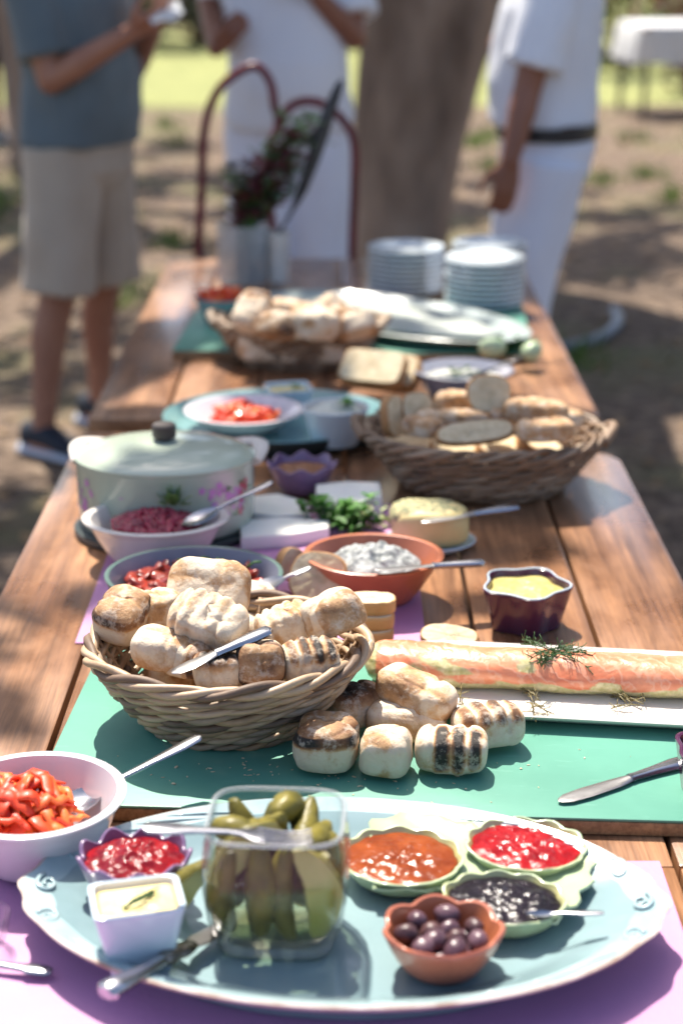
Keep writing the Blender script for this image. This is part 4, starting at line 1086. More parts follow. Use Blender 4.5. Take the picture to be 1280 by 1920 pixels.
# ------------------------------------------------------------------ bowls in the middle
x, y, r = place_rim(700, 1038, 258, PM+.058)
tb = Bowl(r, .058, r*.55, .005, one, 1, .86, .85, lip=.002)
crock('shallow_bowl', tb, [TERRA, TERRA], (x, y, PM), (0,0,R(-5)), 'terracotta bowl of grey herb spread on the purple mat', 'bowl')
fill('herb_spread', tb, .047, .020, .008, 60, PATE, (x, y, PM), (0,0,R(-5)), 'grey speckled herb spread mounded in the terracotta bowl', 'spread', 4, .80)
spread_top = PM + .066
o = knife(at(908,1055,PM+.063), at(700,1068,PM+.066), 'blue grey spreading knife resting on the terracotta bowl', R(10))
x, y, r = place_rim(364, 1074, 334, PM+.05)
gbw = Bowl(r, .05, r*.72, .0055, one, 1, .88, .55)
crock('shallow_bowl', gbw, [GREYGREEN, GREYIN], (x, y, PM), (0,0,0), 'dark grey green bowl of dried tomatoes behind the cane basket', 'bowl')
def heap(name, label, cat, n, rx, ry, h, loc, mats, seed, size):
    t = thing(name, label, cat, loc); q = random.Random(seed); ms = []
    for k in range(6):
        b = MB(); s0 = size*q.uniform(.8,1.25)
        b.ball((0,0,0), (s0, s0*q.uniform(.55,.8), s0*q.uniform(.3,.45)), 14, 9, fn=lambda p, d: p*(1+.28*noise.noise(p/size*1.3+Vector((k*9,0,0)))) + Vector((0,0,.35*s0*(d.x*d.x))))
        ms.append(b.mesh('piece', mats[k % len(mats)], sharp=0))
    for k in range(n):
        a = q.uniform(0,6.3); u = math.sqrt(q.random())*.95
        link('piece', ms[k % 6], t, (rx*u*math.cos(a), ry*u*math.sin(a), h*(1-u*u)*q.uniform(.55,1)), (q.uniform(-.6,.6), q.uniform(-.6,.6), q.uniform(0,6.3)))
    b = MB(); b.ball((0,0,-h*.45), (rx*.96, ry*.96, h*1.25), 28, 14, fn=lambda p, d: Vector((p.x, p.y, max(p.z, h*.2)))*(1+.08*noise.noise(p*60))); b.build('sauce', mats[0], t, sharp=0)
    return t
heap('dried_tomatoes', 'dark red dried tomatoes heaped in the grey green bowl', 'tomatoes', 90, r*.82, r*.70, .020, (x, y, PM+.030), [TOMATO, TOMATO, M('tomato_bright', (.46,.05,.022), (.30,.025,.014), 30, .25, .6, 70, .003, coat=.4)], 3, .0145)
hs = thing('herb_garnish', 'green herb stalks strewn over the dried tomatoes', 'herb', (x+.02, y, PM+.029)); q = random.Random(8)
for k in range(16):
    a = q.uniform(0,6.3); c = Vector((.05*math.cos(a)*q.random(), .045*math.sin(a)*q.random(), .026+q.uniform(-.003,.008))); e = c + Vector((q.uniform(-.02,.02), q.uniform(-.02,.02), q.uniform(.0,.008)))
    hb_ = MB(); hb_.tube([c, (c+e)/2+Vector((0,0,.003)), e], .0013, 5); hb_.build('stalk', PARSLEY, hs, sharp=0)
spoon(at(582,1064,PM+.072), at(455,1112,PM+.046), 'dark silver spoon standing in the bowl of dried tomatoes', 0, STEEL)
x, y, r = place_rim(292, 968, 258, PM+.06)
pbw = Bowl(r, .06, r*.58, .005, one, 1, .80, .7, lip=.006)
POMZ = PM
crock('flared_bowl', pbw, [CREAMCER, CREAMCER], (x, y, POMZ), (0,0,0), 'cream flared bowl of pomegranate seeds before the casserole', 'bowl')
sd = MB(); q = random.Random(17)
for k in range(520):
    a = q.uniform(0,6.3); u = math.sqrt(q.random()); z = .050 + .017*(1-u*u)*q.uniform(.5,1)
    sd.ball((r*.64*u*math.cos(a), r*.52*u*math.sin(a), z), (.0048*q.uniform(.8,1.2), .0036, .0034), 7, 5, rot=Euler((q.random()*6, q.random()*6, q.random()*6)).to_matrix())
sd.ball((0,0,.042), (r*.66, r*.53, .016), 24, 10)
o = tag(sd.build('pomegranate_seeds', SEED, None, (x, y, POMZ), sharp=0), 'crimson pomegranate seeds filling the cream flared bowl', 'seeds'); stuff(o)
mt = MB(); q = random.Random(23)
def leafquad(b, p, d, up, L, W, cup=.2):
    d = Vector(d).normalized(); s_ = d.cross(Vector(up)).normalized(); n_ = s_.cross(d)
    p = Vector(p)
    b.add([p, p+d*L*.3+s_*W*.8+n_*cup*W, p+d*L*.7+s_*W*.7+n_*cup*W, p+d*L-n_*cup*W*.5, p+d*L*.7-s_*W*.7+n_*cup*W, p+d*L*.3-s_*W*.8+n_*cup*W, p+d*L*.5], [(0,1,6),(1,2,6),(2,3,6),(3,4,6),(4,5,6),(5,0,6)])
for k in range(46):
    a = q.uniform(0,6.3); el = q.uniform(.1,1.4); d = Vector((math.cos(a)*math.cos(el), math.sin(a)*math.cos(el), math.sin(el)))
    leafquad(mt, d*q.uniform(.001,.016), d + Vector((0,0,.2)), (0,0,1) if el < 1.2 else (1,0,0), q.uniform(.012,.022), q.uniform(.004,.007))
pq = at(318, 930, PM+.085)
tag(mt.build('mint_sprig', leafmat('mint', (.22,.33,.12), (.11,.20,.06), .3), None, (x+.022, y+.016, POMZ+.068), sharp=0), 'pale green mint sprig on the pomegranate seeds', 'herb')
spoon(at(510,903,PM+.10), at(340,985,PM+.058), 'silver spoon leaning out of the pomegranate bowl')

# ------------------------------------------------------------------ enamel casserole
CZ = T + .012
x, y, r = place_rim(308, 862, 334, CZ+.095)
y += .012
tr_ = MB(); tr_.rings([[(r*1.06*f*math.cos(2*math.pi*j/64), r*.86*f*math.sin(2*math.pi*j/64), z) for j in range(64)] for f, z in [(.9,.0),(1,.003),(1.0,.0105),(.98,.0118),(.2,.0118)]])
tag(tr_.build('trivet', DARKTRAY, None, (x, y, T)), 'flat dark oval trivet under the pale green casserole', 'trivet')
cs = thing('casserole', 'pale green enamel casserole with lid and purple flower print', 'casserole', (x, y, CZ))
cr_ = lambda f, z: [(r*f*math.cos(2*math.pi*j/72), r*.80*f*math.sin(2*math.pi*j/72), z) for j in range(72)]
b = MB(); b.rings([cr_(.86,.0),cr_(.94,.002),cr_(.985,.012),cr_(1.0,.04),cr_(1.0,.088),cr_(1.012,.092),cr_(1.012,.096),cr_(.97,.096),cr_(.96,.02),cr_(.5,.01)]); b.build('pot', ENAMEL, cs, sharp=50)
ld_ = MB(); ld_.rings([cr_(.9,.0965),cr_(1.018,.0965),cr_(1.02,.1),cr_(.97,.104),cr_(.86,.109),cr_(.66,.114),cr_(.4,.118),cr_(.12,.120),cr_(.02,.120)]); lid = ld_.build('lid', ENAMEL, cs, sharp=50)
b = MB(); b.rings([[(f*math.cos(2*math.pi*j/24), f*math.sin(2*math.pi*j/24), z) for j in range(24)] for f, z in [(.009,.119),(.009,.122),(.015,.1235),(.0165,.126),(.0165,.140),(.0145,.1425),(.003,.143)]]); b.build('knob', KNOB, lid)
for sg in (-1, 1):
    b = MB(); pts = [(Vector((sg*(r*.985 + .030*math.sin(math.pi*u)), .046*(u-.5)*2, .084 + .010*math.sin(math.pi*u))) if 0 else Matrix.Rotation(R(30*sg), 3, 'Z') @ Vector((sg*(r*.925 + .032*math.sin(math.pi*u)), .046*(u-.5)*2, .084 + .010*math.sin(math.pi*u)))) for u in [i/12 for i in range(13)]]
    b.tube(pts, lambda u: (.006,.011), 10); b.build('handle', CREAMCER, cs)
q = random.Random(31)
def print_patch(kind, th, z, s_, mat):   # flat glaze print hugging the pot wall
    b = MB(); n_ = 10 if kind == 'flower' else 8
    ctr = None; pts = []
    for j in range(24):
        a = 2*math.pi*j/24
        rad_ = s_*(1 + .35*math.cos(5*a)) if kind == 'flower' else s_*(1.5*abs(math.cos(a))**1.0*.9+.25)
        pts.append((rad_*math.cos(a), rad_*math.sin(a)*(1 if kind == 'flower' else .55)))
    def onpot(u, v):
        t_ = th + u/r; return ((r*1.0+.0007)*math.cos(t_), (r*.80+.0007)*math.sin(t_), z+v)
    vs = [onpot(0,0)] + [onpot(u*.5, v*.5) for u, v in pts] + [onpot(u, v) for u, v in pts]
    fs = [(0,1+j,1+(j+1)%24) for j in range(24)] + [(1+j,25+j,25+(j+1)%24,1+(j+1)%24) for j in range(24)]
    b.add(vs, fs); b.build('flower_print' if kind == 'flower' else 'leaf_print', mat, cs, sharp=0)
for th0 in (-2.75,-2.55,-1.0,-.85,-.62):
    for k in range(7): print_patch('flower', th0 + q.uniform(-.14,.14), q.uniform(.03,.078), q.uniform(.003,.006), FLORAL)
for k in range(6): print_patch('flower', -.42 + q.uniform(-.13,.13), q.uniform(.03,.08), q.uniform(.004,.0075), FLORALR)
for k in range(10): print_patch('leaf', -.55 + q.uniform(-.3,.25), q.uniform(.025,.082), q.uniform(.003,.006), FLORALG)
for k in range(10): print_patch('leaf', -2.0 + q.uniform(-.6,.9), q.uniform(.02,.075), q.uniform(.0015,.003), FLORAL)

# mauve dish of sauce behind the cheeses
x, y, r = place_rim(566, 868, 128, T+.046)
mv = Bowl(r, .046, r*.45, .0035, scal(8, .10), 1, .95, .6, lambda a: .004*math.cos(8*a), flat=False)
crock('scalloped_dish', mv, [MAUVECER, MAUVECER], (x, y, T), (0,0,0), 'mauve scalloped dish of brown sauce on bare planks', 'dish')
fill('brown_sauce', mv, .036, .003, .003, 60, SAUCE, (x, y, T), (0,0,0), 'brown sauce in the mauve dish on bare planks', 'sauce', 3)

# ------------------------------------------------------------------ cheeses and parsley
def wedge(pts, z0, h, mats, label, name='cheese_wedge', rindtop=True):
    """prism over a pixel outline of its top face"""
    P = [at(px, py, z0+h) for px, py in pts]; c = sum(P, Vector())/len(P); b = MB()
    n = len(P); rs = []
    for f, z in [(.97,0),(1.0,.003),(1.005,h*.5),(1.0,h-.003),(.97,h)]:
        rs.append([((p.x-c.x)*f, (p.y-c.y)*f, z) for p in P])
    b.rings(rs)
    me = b.mesh(name, mats, sharp=40, bevel=0)
    return tag(link(name, me, None, (c.x, c.y, z0)), label, 'cheese')
wedge([(448,975),(530,970),(618,976),(616,990),(540,1003),(452,1008)], PM, .018, CHEESE, 'white soft cheese wedge nearest the green bowl')
wedge([(470,930),(520,925),(575,940),(582,962),(520,968),(474,962)], PM, .016, CHEESE, 'round ended white soft cheese wedge beside the pomegranate spoon')
wedge([(592,908),(650,902),(712,904),(716,930),(660,946),(592,944)], PM, .026, CHEESE, 'thick white cheese block behind the parsley')
cp = at(806, 1028, PM); cpb = Bowl(.062, .012, .04, .003, one, 1, .8, .6)
crock('cheese_saucer', cpb, [PALEBLUE, PALEBLUE], (cp.x, cp.y+.012, T), (0,0,0), 'small pale blue saucer under the yellow cheese', 'saucer')
yc = thing('herbed_cheese', 'yellow cheese piece with green herb rind on a saucer', 'cheese', (cp.x, cp.y+.014, T+.006))
b = MB(); b.ball((0,0,.026), (.052,.034,.027), 26, 16, pw=.55, fn=lambda p, d: p*(1+.04*noise.noise(p*40))); b.build('paste', YCHEESE, yc, sharp=0)
b = MB(); b.ball((-.006,.004,.029), (.049,.034,.026), 26, 16, pw=.55, fn=lambda p, d: p*(1+.05*noise.noise(p*60)+.05*noise.noise(p*140)) if d.z > -.1 else p*.8); b.build('herb_rind', HERBRIND, yc, sharp=0)
ck = knife(at(970,950,T+.05), at(790,978,T+.052), 'silver cheese knife stuck into the yellow herbed cheese', 0)
pr = MB(); q = random.Random(44)
for k in range(34):
    a = q.uniform(0,6.3); rr_ = q.uniform(0,.045); h = q.uniform(.012,.045)
    c = Vector((1.5*rr_*math.cos(a), rr_*.7*math.sin(a), 0)); tip = c + Vector((q.uniform(-.02,.02), q.uniform(-.015,.015), h))
    pr.tube([c, (c+tip)/2 + Vector((q.uniform(-.004,.004),0,0)), tip], .0009, 5)
    for i in range(9):
        a2 = q.uniform(0,6.3); d = Vector((math.cos(a2), math.sin(a2), q.uniform(-.1,.8)))
        leafquad(pr, tip - Vector((0,0,q.uniform(0,.012))), d, (0,0,1), q.uniform(.009,.018), q.uniform(.004,.008), .3)
pp_ = at(652, 985, PM+.004)
tag(pr.build('parsley_bunch', PARSLEY, None, (pp_.x, pp_.y, PM), sharp=0), 'fresh green parsley bunch between the cheeses', 'parsley')
cl = MB(); q = random.Random(45)   # shredded pale leaf next to it
for k in range(40):
    a = q.uniform(0,6.3); d = Vector((math.cos(a), math.sin(a), q.uniform(0,.8)))
    leafquad(cl, (q.gauss(0,.022), q.gauss(0,.010), q.uniform(.002,.022)), d, (0,0,1), q.uniform(.01,.02), q.uniform(.003,.006), .3)
pp_ = at(712, 985, PM)
tag(cl.build('lettuce_shreds', leafmat('pale_lettuce', (.42,.48,.17), (.30,.38,.11), .3), None, (pp_.x, pp_.y, T), sharp=0), 'pale green lettuce shreds between parsley and yellow cheese', 'lettuce')

# ------------------------------------------------------------------ teal tray with dishes
x, y, r = place_rim(520, 778, 430, T+.028)
TY = T
tty = thing('round_tray', 'round teal tray with dark outside holding the red salad plate', 'tray', (x, y, TY))
tri = lambda f, z: [(r*f*math.cos(2*math.pi*j/80), r*.86*f*math.sin(2*math.pi*j/80), z) for j in range(80)]
b = MB(); b.rings([tri(.8,.0),tri(.9,.0005),tri(.985,.02),tri(1,.028)], True, False, 0); b.rings([tri(1,.028),tri(.995,.031),tri(.97,.030),tri(.9,.016),tri(.84,.0125),tri(.1,.0125)], False, True, 1)
b.build('tray_dish', [DARKTRAY, TEALCER], tty, sharp=50)
TI = TY + .0125
x, y, r = place_rim(457, 760, 216, TI+.04)
rp = Bowl(r, .034, r*.5, .004, one, 1, .95, .8, lip=.004)
crock('soup_plate', rp, [WHITECER, WHITECER], (x, y, TI), (0,0,0), 'white plate of chopped red peppers on the teal tray', 'plate')
strips('chopped_peppers', 'chopped red peppers heaped on the white plate', 52, r*.64, r*.55, .026, (x, y, TI+.017), [PEPPER, PEPPER, PEPPER2], 14, (.022,.034), (.010,.016), 1.0)
x, y, r = place_rim(628, 762, 128, TI+.06)
cb_ = Bowl(r, .06, r*.66, .004, one, 1, .95, .9)
crock('dip_bowl', cb_, [PALEBLUE, CREAMCER], (x, y, TI), (0,0,0), 'pale round bowl of cream dip beside the brown basket', 'bowl')
fill('cream_dip', cb_, .05, .014, .006, 50, CREAMD, (x, y, TI), (0,0,0), 'cream dip mounded in the pale round bowl', 'dip', 2)
b = MB(); q = random.Random(3)
for k in range(14): a = q.uniform(0,6.3); leafquad(b, (q.gauss(0,.004), q.gauss(0,.004), q.uniform(0,.006)), (math.cos(a), math.sin(a), .3), (0,0,1), .014, .006)
tag(b.build('parsley_leaf', PARSLEY, None, (x+.018, y-.004, TI+.0625), sharp=0), 'green parsley leaves on the cream dip', 'herb')
x, y, r = place_rim(541, 712, 100, TI+.05)
sr = Bowl(r*.86, .05, r*.62, .004, squ(8), 1, .9, 1, n=80)
crock('square_ramekin', sr, [PALEBLUE, PALEBLUE], (x, y-.0, T), (0,0,R(12)), 'small pale blue square ramekin behind the red pepper plate', 'ramekin')
fill('butter', sr, .043, .003, .003, 60, BUTTER, (x, y, T), (0,0,R(12)), 'yellow butter in the small ramekin behind the red peppers', 'butter', 5)
b = MB()
for k in range(6): leafquad(b, (0,0,.001*k), (math.cos(k), math.sin(k), .3), (0,0,1), .012, .005)
tag(b.build('herb_leaf', PARSLEY, None, (x+.012, y-.004, T+.049), sharp=0), 'green herb leaf on the far square of butter', 'herb')
# two thick slices of white bread
pw_ = at(690, 715, T+.05)
for k in range(2):
    o = link('sandwich_bread', slice_mesh(.058, .034, .026, 70+k, pw=7), None, (pw_.x + .025*k, pw_.y - .035*0 + .028*k, T + .030 + .012*(1-k)), (R(-48), 0, R(-22)))
    tag(o, ['thick white bread slice leaning behind the dip bowl','second thick white bread slice under the leaning one'][k], 'bread slice')

# white bowl with dark stripe right of the bread
x, y, r = place_rim(868, 692, 184, T+.062)
db = Bowl(r, .062, r*.5, .004, one, 1, .9, .7, lip=.003)
crock('deep_bowl', db, [GREYIN, WHITECER], (x, y+.0, T), (0,0,0), 'white rimmed grey bowl behind the brown basket', 'bowl')
fill('green_salsa', db, .046, .004, .004, 50, CREAMD, (x, y, T), (0,0,0), 'pale sauce in the grey bowl behind the brown basket', 'sauce', 3)
b = MB()
for k in range(9): leafquad(b, (.02*math.cos(k*2), .012*math.sin(k*2), .001*k), (math.cos(k), math.sin(k), .3), (0,0,1), .016, .007)
tag(b.build('herb_leaf', PARSLEY, None, (x, y, T+.0508), sharp=0), 'green herb leaves on the sauce in the grey bowl', 'herb')
spoon(at(965,676,T+.095), at(880,704,T+.05), 'dark spoon leaning out of the grey bowl', 0, STEEL)

# ------------------------------------------------------------------ far green board: fish platter, tomatoes, limes
fa, fb = at(505, 556, GF+.02), at(985, 642, GF+.02); fc = (fa+fb)/2; fyaw = math.atan2(fb.y-fa.y, fb.x-fa.x); fl = (fb-fa).length
fpl = thing('fish_platter', 'very long pale oval platter lying diagonally on far green board', 'platter', (fc.x, fc.y+.02, GF), (0,0,fyaw))
FA, FB = fl/2*1.0, .155
fr_ = lambda f, z: [(FA*f*math.cos(2*math.pi*j/96), FB*f*math.sin(2*math.pi*j/96), z) for j in range(96)]
b = MB(); b.rings([fr_(.7,.0005),fr_(.78,.001),fr_(.98,.02),fr_(1,.0235),fr_(.985,.025),fr_(.9,.017),fr_(.78,.008),fr_(.1,.0075)]); b.build('dish', FISHCER, fpl, sharp=50)
pf = thing('poached_fish', 'pale poached fish fillet covering the long oval platter', 'fish', (fc.x, fc.y+.02, GF+.0078), (0,0,fyaw))
b = MB(); rs = []; n = 26
for i in range(n+1):
    u = i/n; x_ = -FA*.80 + FA*1.6*u; wv = FB*.66*max(.04, math.sin(math.pi*min(1, u*1.02)))**.6
    rs.append([(x_, wv*math.cos(2*math.pi*j/24), max(.0, .010 + .018*math.sin(2*math.pi*j/24)*max(.1,math.sin(math.pi*u))**.5 + .002*noise.noise((x_*60, j*.4, 0)))) for j in range(24)])
b.rings(rs); b.build('fillet', M('poached_fish_flesh', (.48,.51,.46), (.40,.44,.39), 20, .5, .4, 60), pf, sharp=0)
x, y, r = place_rim(418, 556, 108, GF+.05)
fb_ = Bowl(r, .05, r*.6, .004, one, p=.7)
crock('small_bowl', fb_, [TEALCER, TEALCER], (x, y, GF), (0,0,0), 'small green bowl of red tomatoes near the vase', 'bowl')
heap('red_tomatoes', 'bright red tomato pieces heaped in the small green bowl', 'tomatoes', 26, r*.8, r*.8, .02, (x, y, GF+.046), [PEPPER, PEPPER2], 9, .014)
for k, (px, py, c_) in enumerate([(922,655,(.50,.62,.38)),(1000,662,(.48,.60,.36))]):
    p_ = at(px, py, GF+.015); b = MB(); b.ball((0,0,.018), (.026,.024,.019), 20, 12, fn=lambda p, d: Vector((p.x, p.y*(1 if d.y > -.2 else .5), p.z))); 
    tag(b.build('halved_avocado', M('avocado_flesh%d' % k, c_, tuple(v*.8 for v in c_), 18, .4, coat=.2), None, (p_.x, p_.y, GF), (0,0,k), sharp=0), ['pale green avocado half at the fish platter end','second pale green avocado half at the corner of the far board'][k], 'avocado')
b = MB(); q = random.Random(6)
for k in range(50): a = q.uniform(0,6.3); leafquad(b, (q.gauss(0,.02), q.gauss(0,.012), q.uniform(.001,.018)), (math.cos(a), math.sin(a), q.uniform(0,.8)), (0,0,1), .02, .008)
p_ = at(962, 658, GF); tag(b.build('herb_garnish', leafmat('dark_herb', (.03,.10,.02), (.02,.06,.012), .25), None, (p_.x, p_.y, GF), sharp=0), 'dark green herbs between the two avocado halves', 'herb')
knife(at(990,668,GF+.004), at(915,690,GF+.004), 'dark knife on the front corner of the far green board', 0, KNOB)

# ------------------------------------------------------------------ stacks of plates
def plate_mesh(r):
    b = MB(); pr_ = lambda f, z: [(r*f*math.cos(2*math.pi*j/56), r*f*math.sin(2*math.pi*j/56), z) for j in range(56)]
    b.rings([pr_(.55,.0),pr_(.6,.0),pr_(.66,.0035),pr_(.97,.0100),pr_(.995,.0106),pr_(1,.0118),pr_(1,.0142),pr_(.992,.0152),pr_(.97,.0148),pr_(.68,.007),pr_(.6,.0045),pr_(.05,.0045)])
    return b.mesh('dinner_plate', PLATECER, sharp=50)
q = random.Random(12)
def stack(px, py, wpx, n, lab, grp, step=.0112):
    p = at(px, py, TF); r = wpx/2*mpp(px, py, TF+.05); me = plate_mesh(r)
    y = p.y + r*.62
    for k in range(n):
        o = link('side_plate', me, None, (p.x + q.uniform(-.0015,.0015), y + q.uniform(-.0015,.0015), TF + .0005 + k*step), (0,0,q.uniform(0,6)))
        tag(o, ('topmost pale plate of ' if k == n-1 else 'pale plate in ') + lab, 'plate', grp if k < n-1 else None)
stack(762, 557, 154, 9, 'the stack standing behind the fish platter', 'plates stacked behind the fish platter')
stack(910, 592, 160, 10, 'the tall stack nearest the table edge', 'plates stacked nearest the table edge')
stack(918, 548, 150, 9, 'the stack hidden behind the tall stack', 'plates stacked behind the tall stack')
x, y, r = place_rim(925, 607, 96, TF+.028)  # dish added to fill the dark patch at the foot of the stack
dd = Bowl(r, .028, r*.7, .004, one)
crock('added_dark_dish', dd, [PURPCER, PURPCER], (x+.012, y-.03, TF), (0,0,0), 'low aubergine dish in front of the tall plate stack', 'dish')
fill('added_relish', dd, .022, .002, .002, 50, JAMDK, (x+.012, y-.03, TF), (0,0,0), 'dark red relish in the low aubergine dish', 'relish')

# ------------------------------------------------------------------ flower vase and iron chair
pv = at(455, 536, TF); VX, VY = pv.x, pv.y + .05
vs_ = thing('vase', 'ribbed pale glass vase of flowers at the far table end', 'vase', (VX, VY, TF))
vr = lambda f, z: [(.058*f*(1+.025*math.cos(14*2*math.pi*j/84))*math.cos(2*math.pi*j/84), .058*f*(1+.025*math.cos(14*2*math.pi*j/84))*math.sin(2*math.pi*j/84), z) for j in range(84)]
b = MB(); b.rings([vr(.6,.0),vr(.95,.001),vr(1,.008),vr(1,.10),vr(1.04,.135),vr(1.0,.135),vr(.95,.10),vr(.95,.012),vr(.3,.011)]); b.build('vase_wall', glassmat('milky_glass', (.82,.84,.84), 1.6, .12, .28), vs_, sharp=60)
b = MB(); b.rings([vr(.3,.012),vr(.93,.013),vr(.935,.085),vr(.1,.085)]); b.build('water', glassmat('vase_water', (.80,.84,.80), 1.2, .02), vs_, sharp=60)
p2 = at(522, 532, TF); cv = Bowl(.026, .115, .022, .003, one, p=1)
crock('china_vase', cv, [CREAMCER, CREAMCER], (p2.x, p2.y+.03, TF), (0,0,0), 'small pinkish china vase standing next to the glass vase', 'vase')
fl_ = thing('flower_arrangement', 'loose bunch of dark red leaves, green sprigs and white flowers', 'flowers', (VX, VY, TF+.02))
q = random.Random(77); st = MB(); pl_ = MB(); gl_ = MB(); pe = MB()
for k in range(40):
    a = q.uniform(0,6.3); lean = q.uniform(.02,.12); h = q.uniform(.17,.36)
    e = Vector((lean*math.cos(a)*.9 + .085*h/.3, lean*math.sin(a)*.7, h)); mid = e*.5 + Vector((q.uniform(-.01,.01), q.uniform(-.01,.01), .02)) - Vector((e.x*.25, e.y*.25, 0))
    path = spline([Vector((q.uniform(-.03,.03)*.8, q.uniform(-.03,.03)*.8, 0)), mid, e], 5); st.tube(path, .0016, 5)
    tgt = (pl_, gl_)[k % 2]
    for i in range(20):
        c = path[min(len(path)-1, int(len(path)*(.45+.55*q.random())))]; a2 = q.uniform(0,6.3)
        leafquad(tgt, c, (math.cos(a2), math.sin(a2), q.uniform(-.3,.8)), (0,0,1), q.uniform(.025,.05), q.uniform(.008,.016), .25)
    if k % 5 == 0:
        for i in range(11):
            a2 = q.uniform(0,6.3); leafquad(pe, e + Vector((0,0,.004)), (math.cos(a2), math.sin(a2), q.uniform(0,1)), (0,0,1), .028, .013, .3)
st.build('stems', PARSLEY, fl_, sharp=0); pl_.build('dark_foliage', PURPLEAF, fl_, sharp=0); gl_.build('green_foliage', GREENLEAF, fl_, sharp=0); pe.build('white_blossoms', PETAL, fl_, sharp=0)
b = MB(); pods = [atY(x_, y_, VY) - Vector((VX, VY, TF+.02)) for x_, y_ in [(470,520),(515,450),(560,370),(590,290),(615,215),(640,150)]]
b.tube(spline(pods), lambda u: (.004 + .013*max(0, math.sin(math.pi*max(0,(u-.35)/.65)))**.6 if u > .35 else .004), 9); b.build('seed_pod', DARKPOD, fl_, sharp=0)

CY = 4.62
ch = thing('iron_chair', 'dark red iron chair with double arched back at the table end', 'chair', (atY(520,400,CY).x, CY, 0))
def cp_(x_, y_, dy=0): 
    v = atY(x_, y_, CY+dy); return Vector((v.x - ch.location.x, v.y - CY, v.z))
TR = .012
bl_ = cp_(372,478); br_ = cp_(660,478)
def arch(P, nm):
    b = MB(); b.tube(spline(P, 8), TR, 10); b.build(nm, IRON, ch, sharp=0)
dn = lambda p, z: Vector((p.x, p.y, z))
arch([dn(bl_, 0)+Vector((.0,.06,0)), dn(bl_,.45), bl_, cp_(378,360), cp_(384,240), cp_(408,172), cp_(450,134), cp_(484,126), cp_(508,158), cp_(516,205), cp_(528,226)], 'back_arch')
arch([dn(br_, 0)+Vector((0,.06,0)), dn(br_,.45), br_, cp_(664,360), cp_(664,272), cp_(645,228), cp_(605,196), cp_(570,190), cp_(542,202), cp_(528,226)], 'back_arch')
b = MB(); b.ball(cp_(526,226), .02, 14, 9); b.build('back_boss', IRON, ch)
arch([cp_(526,226), cp_(500,300), cp_(505,380), cp_(516,470), dn(cp_(516,470), .46)], 'back_splat')
sw = br_.x - bl_.x; sx0 = bl_.x
b = MB(); b.tube(spline([Vector((sx0,.0,.45)), Vector((sx0-.01,-.2,.45)), Vector((sx0+.05,-.38,.45)), Vector((sx0+sw/2,-.42,.45)), Vector((sx0+sw-.05,-.38,.45)), Vector((sx0+sw+.01,-.2,.45)), Vector((sx0+sw,0,.45)), Vector((sx0,0,.45))], 6), .011, 9); b.build('seat_ring', IRON, ch, sharp=0)
for k in range(9):
    x_ = sx0 + sw*(k+.8)/9.6; b = MB(); b.tube([(x_,0,.45),(x_,-.2,.445),(x_,-.40+.10*abs((k-4)/4)**2,.45)], .006, 7); b.build('seat_slat', IRON, ch, sharp=0)
for x_ in (sx0+.045, sx0+sw-.045):
    b = MB(); b.tube([(x_,-.37,.45),(x_,-.38,.2),(x_,-.41,0)], .0105, 9); b.build('leg', IRON, ch, sharp=0)

# ------------------------------------------------------------------ people
def remesh(mb, voxel, it, fold=0, fscale=9, seed=0):
    me = bpy.data.meshes.new('tmp'); me.from_pydata(mb.v, [], mb.f); ob = bpy.data.objects.new('tmp', me); col.objects.link(ob)
    m = ob.modifiers.new('r', 'REMESH'); m.mode = 'VOXEL'; m.voxel_size = voxel
    if it: s_ = ob.modifiers.new('s', 'SMOOTH'); s_.factor = .5; s_.iterations = it
    dg = bpy.context.evaluated_depsgraph_get(); new = bpy.data.meshes.new_from_object(ob.evaluated_get(dg))
    bpy.data.objects.remove(ob); bpy.data.meshes.remove(me)
    if fold:
        nr = [v.normal.copy() for v in new.vertices]
        for v, n_ in zip(new.vertices, nr):
            c = v.co
            w_ = noise.noise((c.x*fscale+seed, c.y*fscale, c.z*fscale*.55)) + .6*noise.noise((c.x*fscale*1.6+c.z*6, c.y*fscale*1.6-c.z*4, c.z*fscale*.8+seed))
            v.co = c + n_ * (fold * w_)
    new.polygons.foreach_set('use_smooth', [True]*len(new.polygons)); new.update()
    return new
def chain(mb, pts, n=14):
    """pts: (Vector, radius); tapered limb with rounded joints"""
    P = [Vector(p) for p, r in pts]; rad = [r for p, r in pts]; K = len(P)
    for i in range(K-1):
        a, b_ = P[i], P[i+1]; mb.tube([a.lerp(b_, k/4) for k in range(5)], lambda u, i=i: rad[i] + (rad[i+1]-rad[i])*u, n)
    for p, r in zip(P, rad): mb.ball(p, r, n, 10)
def trunk(mb, rows, n=28):
    """rows: (z, x centre, half depth, half width)"""
    mb.rings([[(cx + d_*math.cos(2*math.pi*j/n), w_*squ(2.4)(2*math.pi*j/n)*math.sin(2*math.pi*j/n), z) for j in range(n)] for z, cx, d_, w_ in rows])
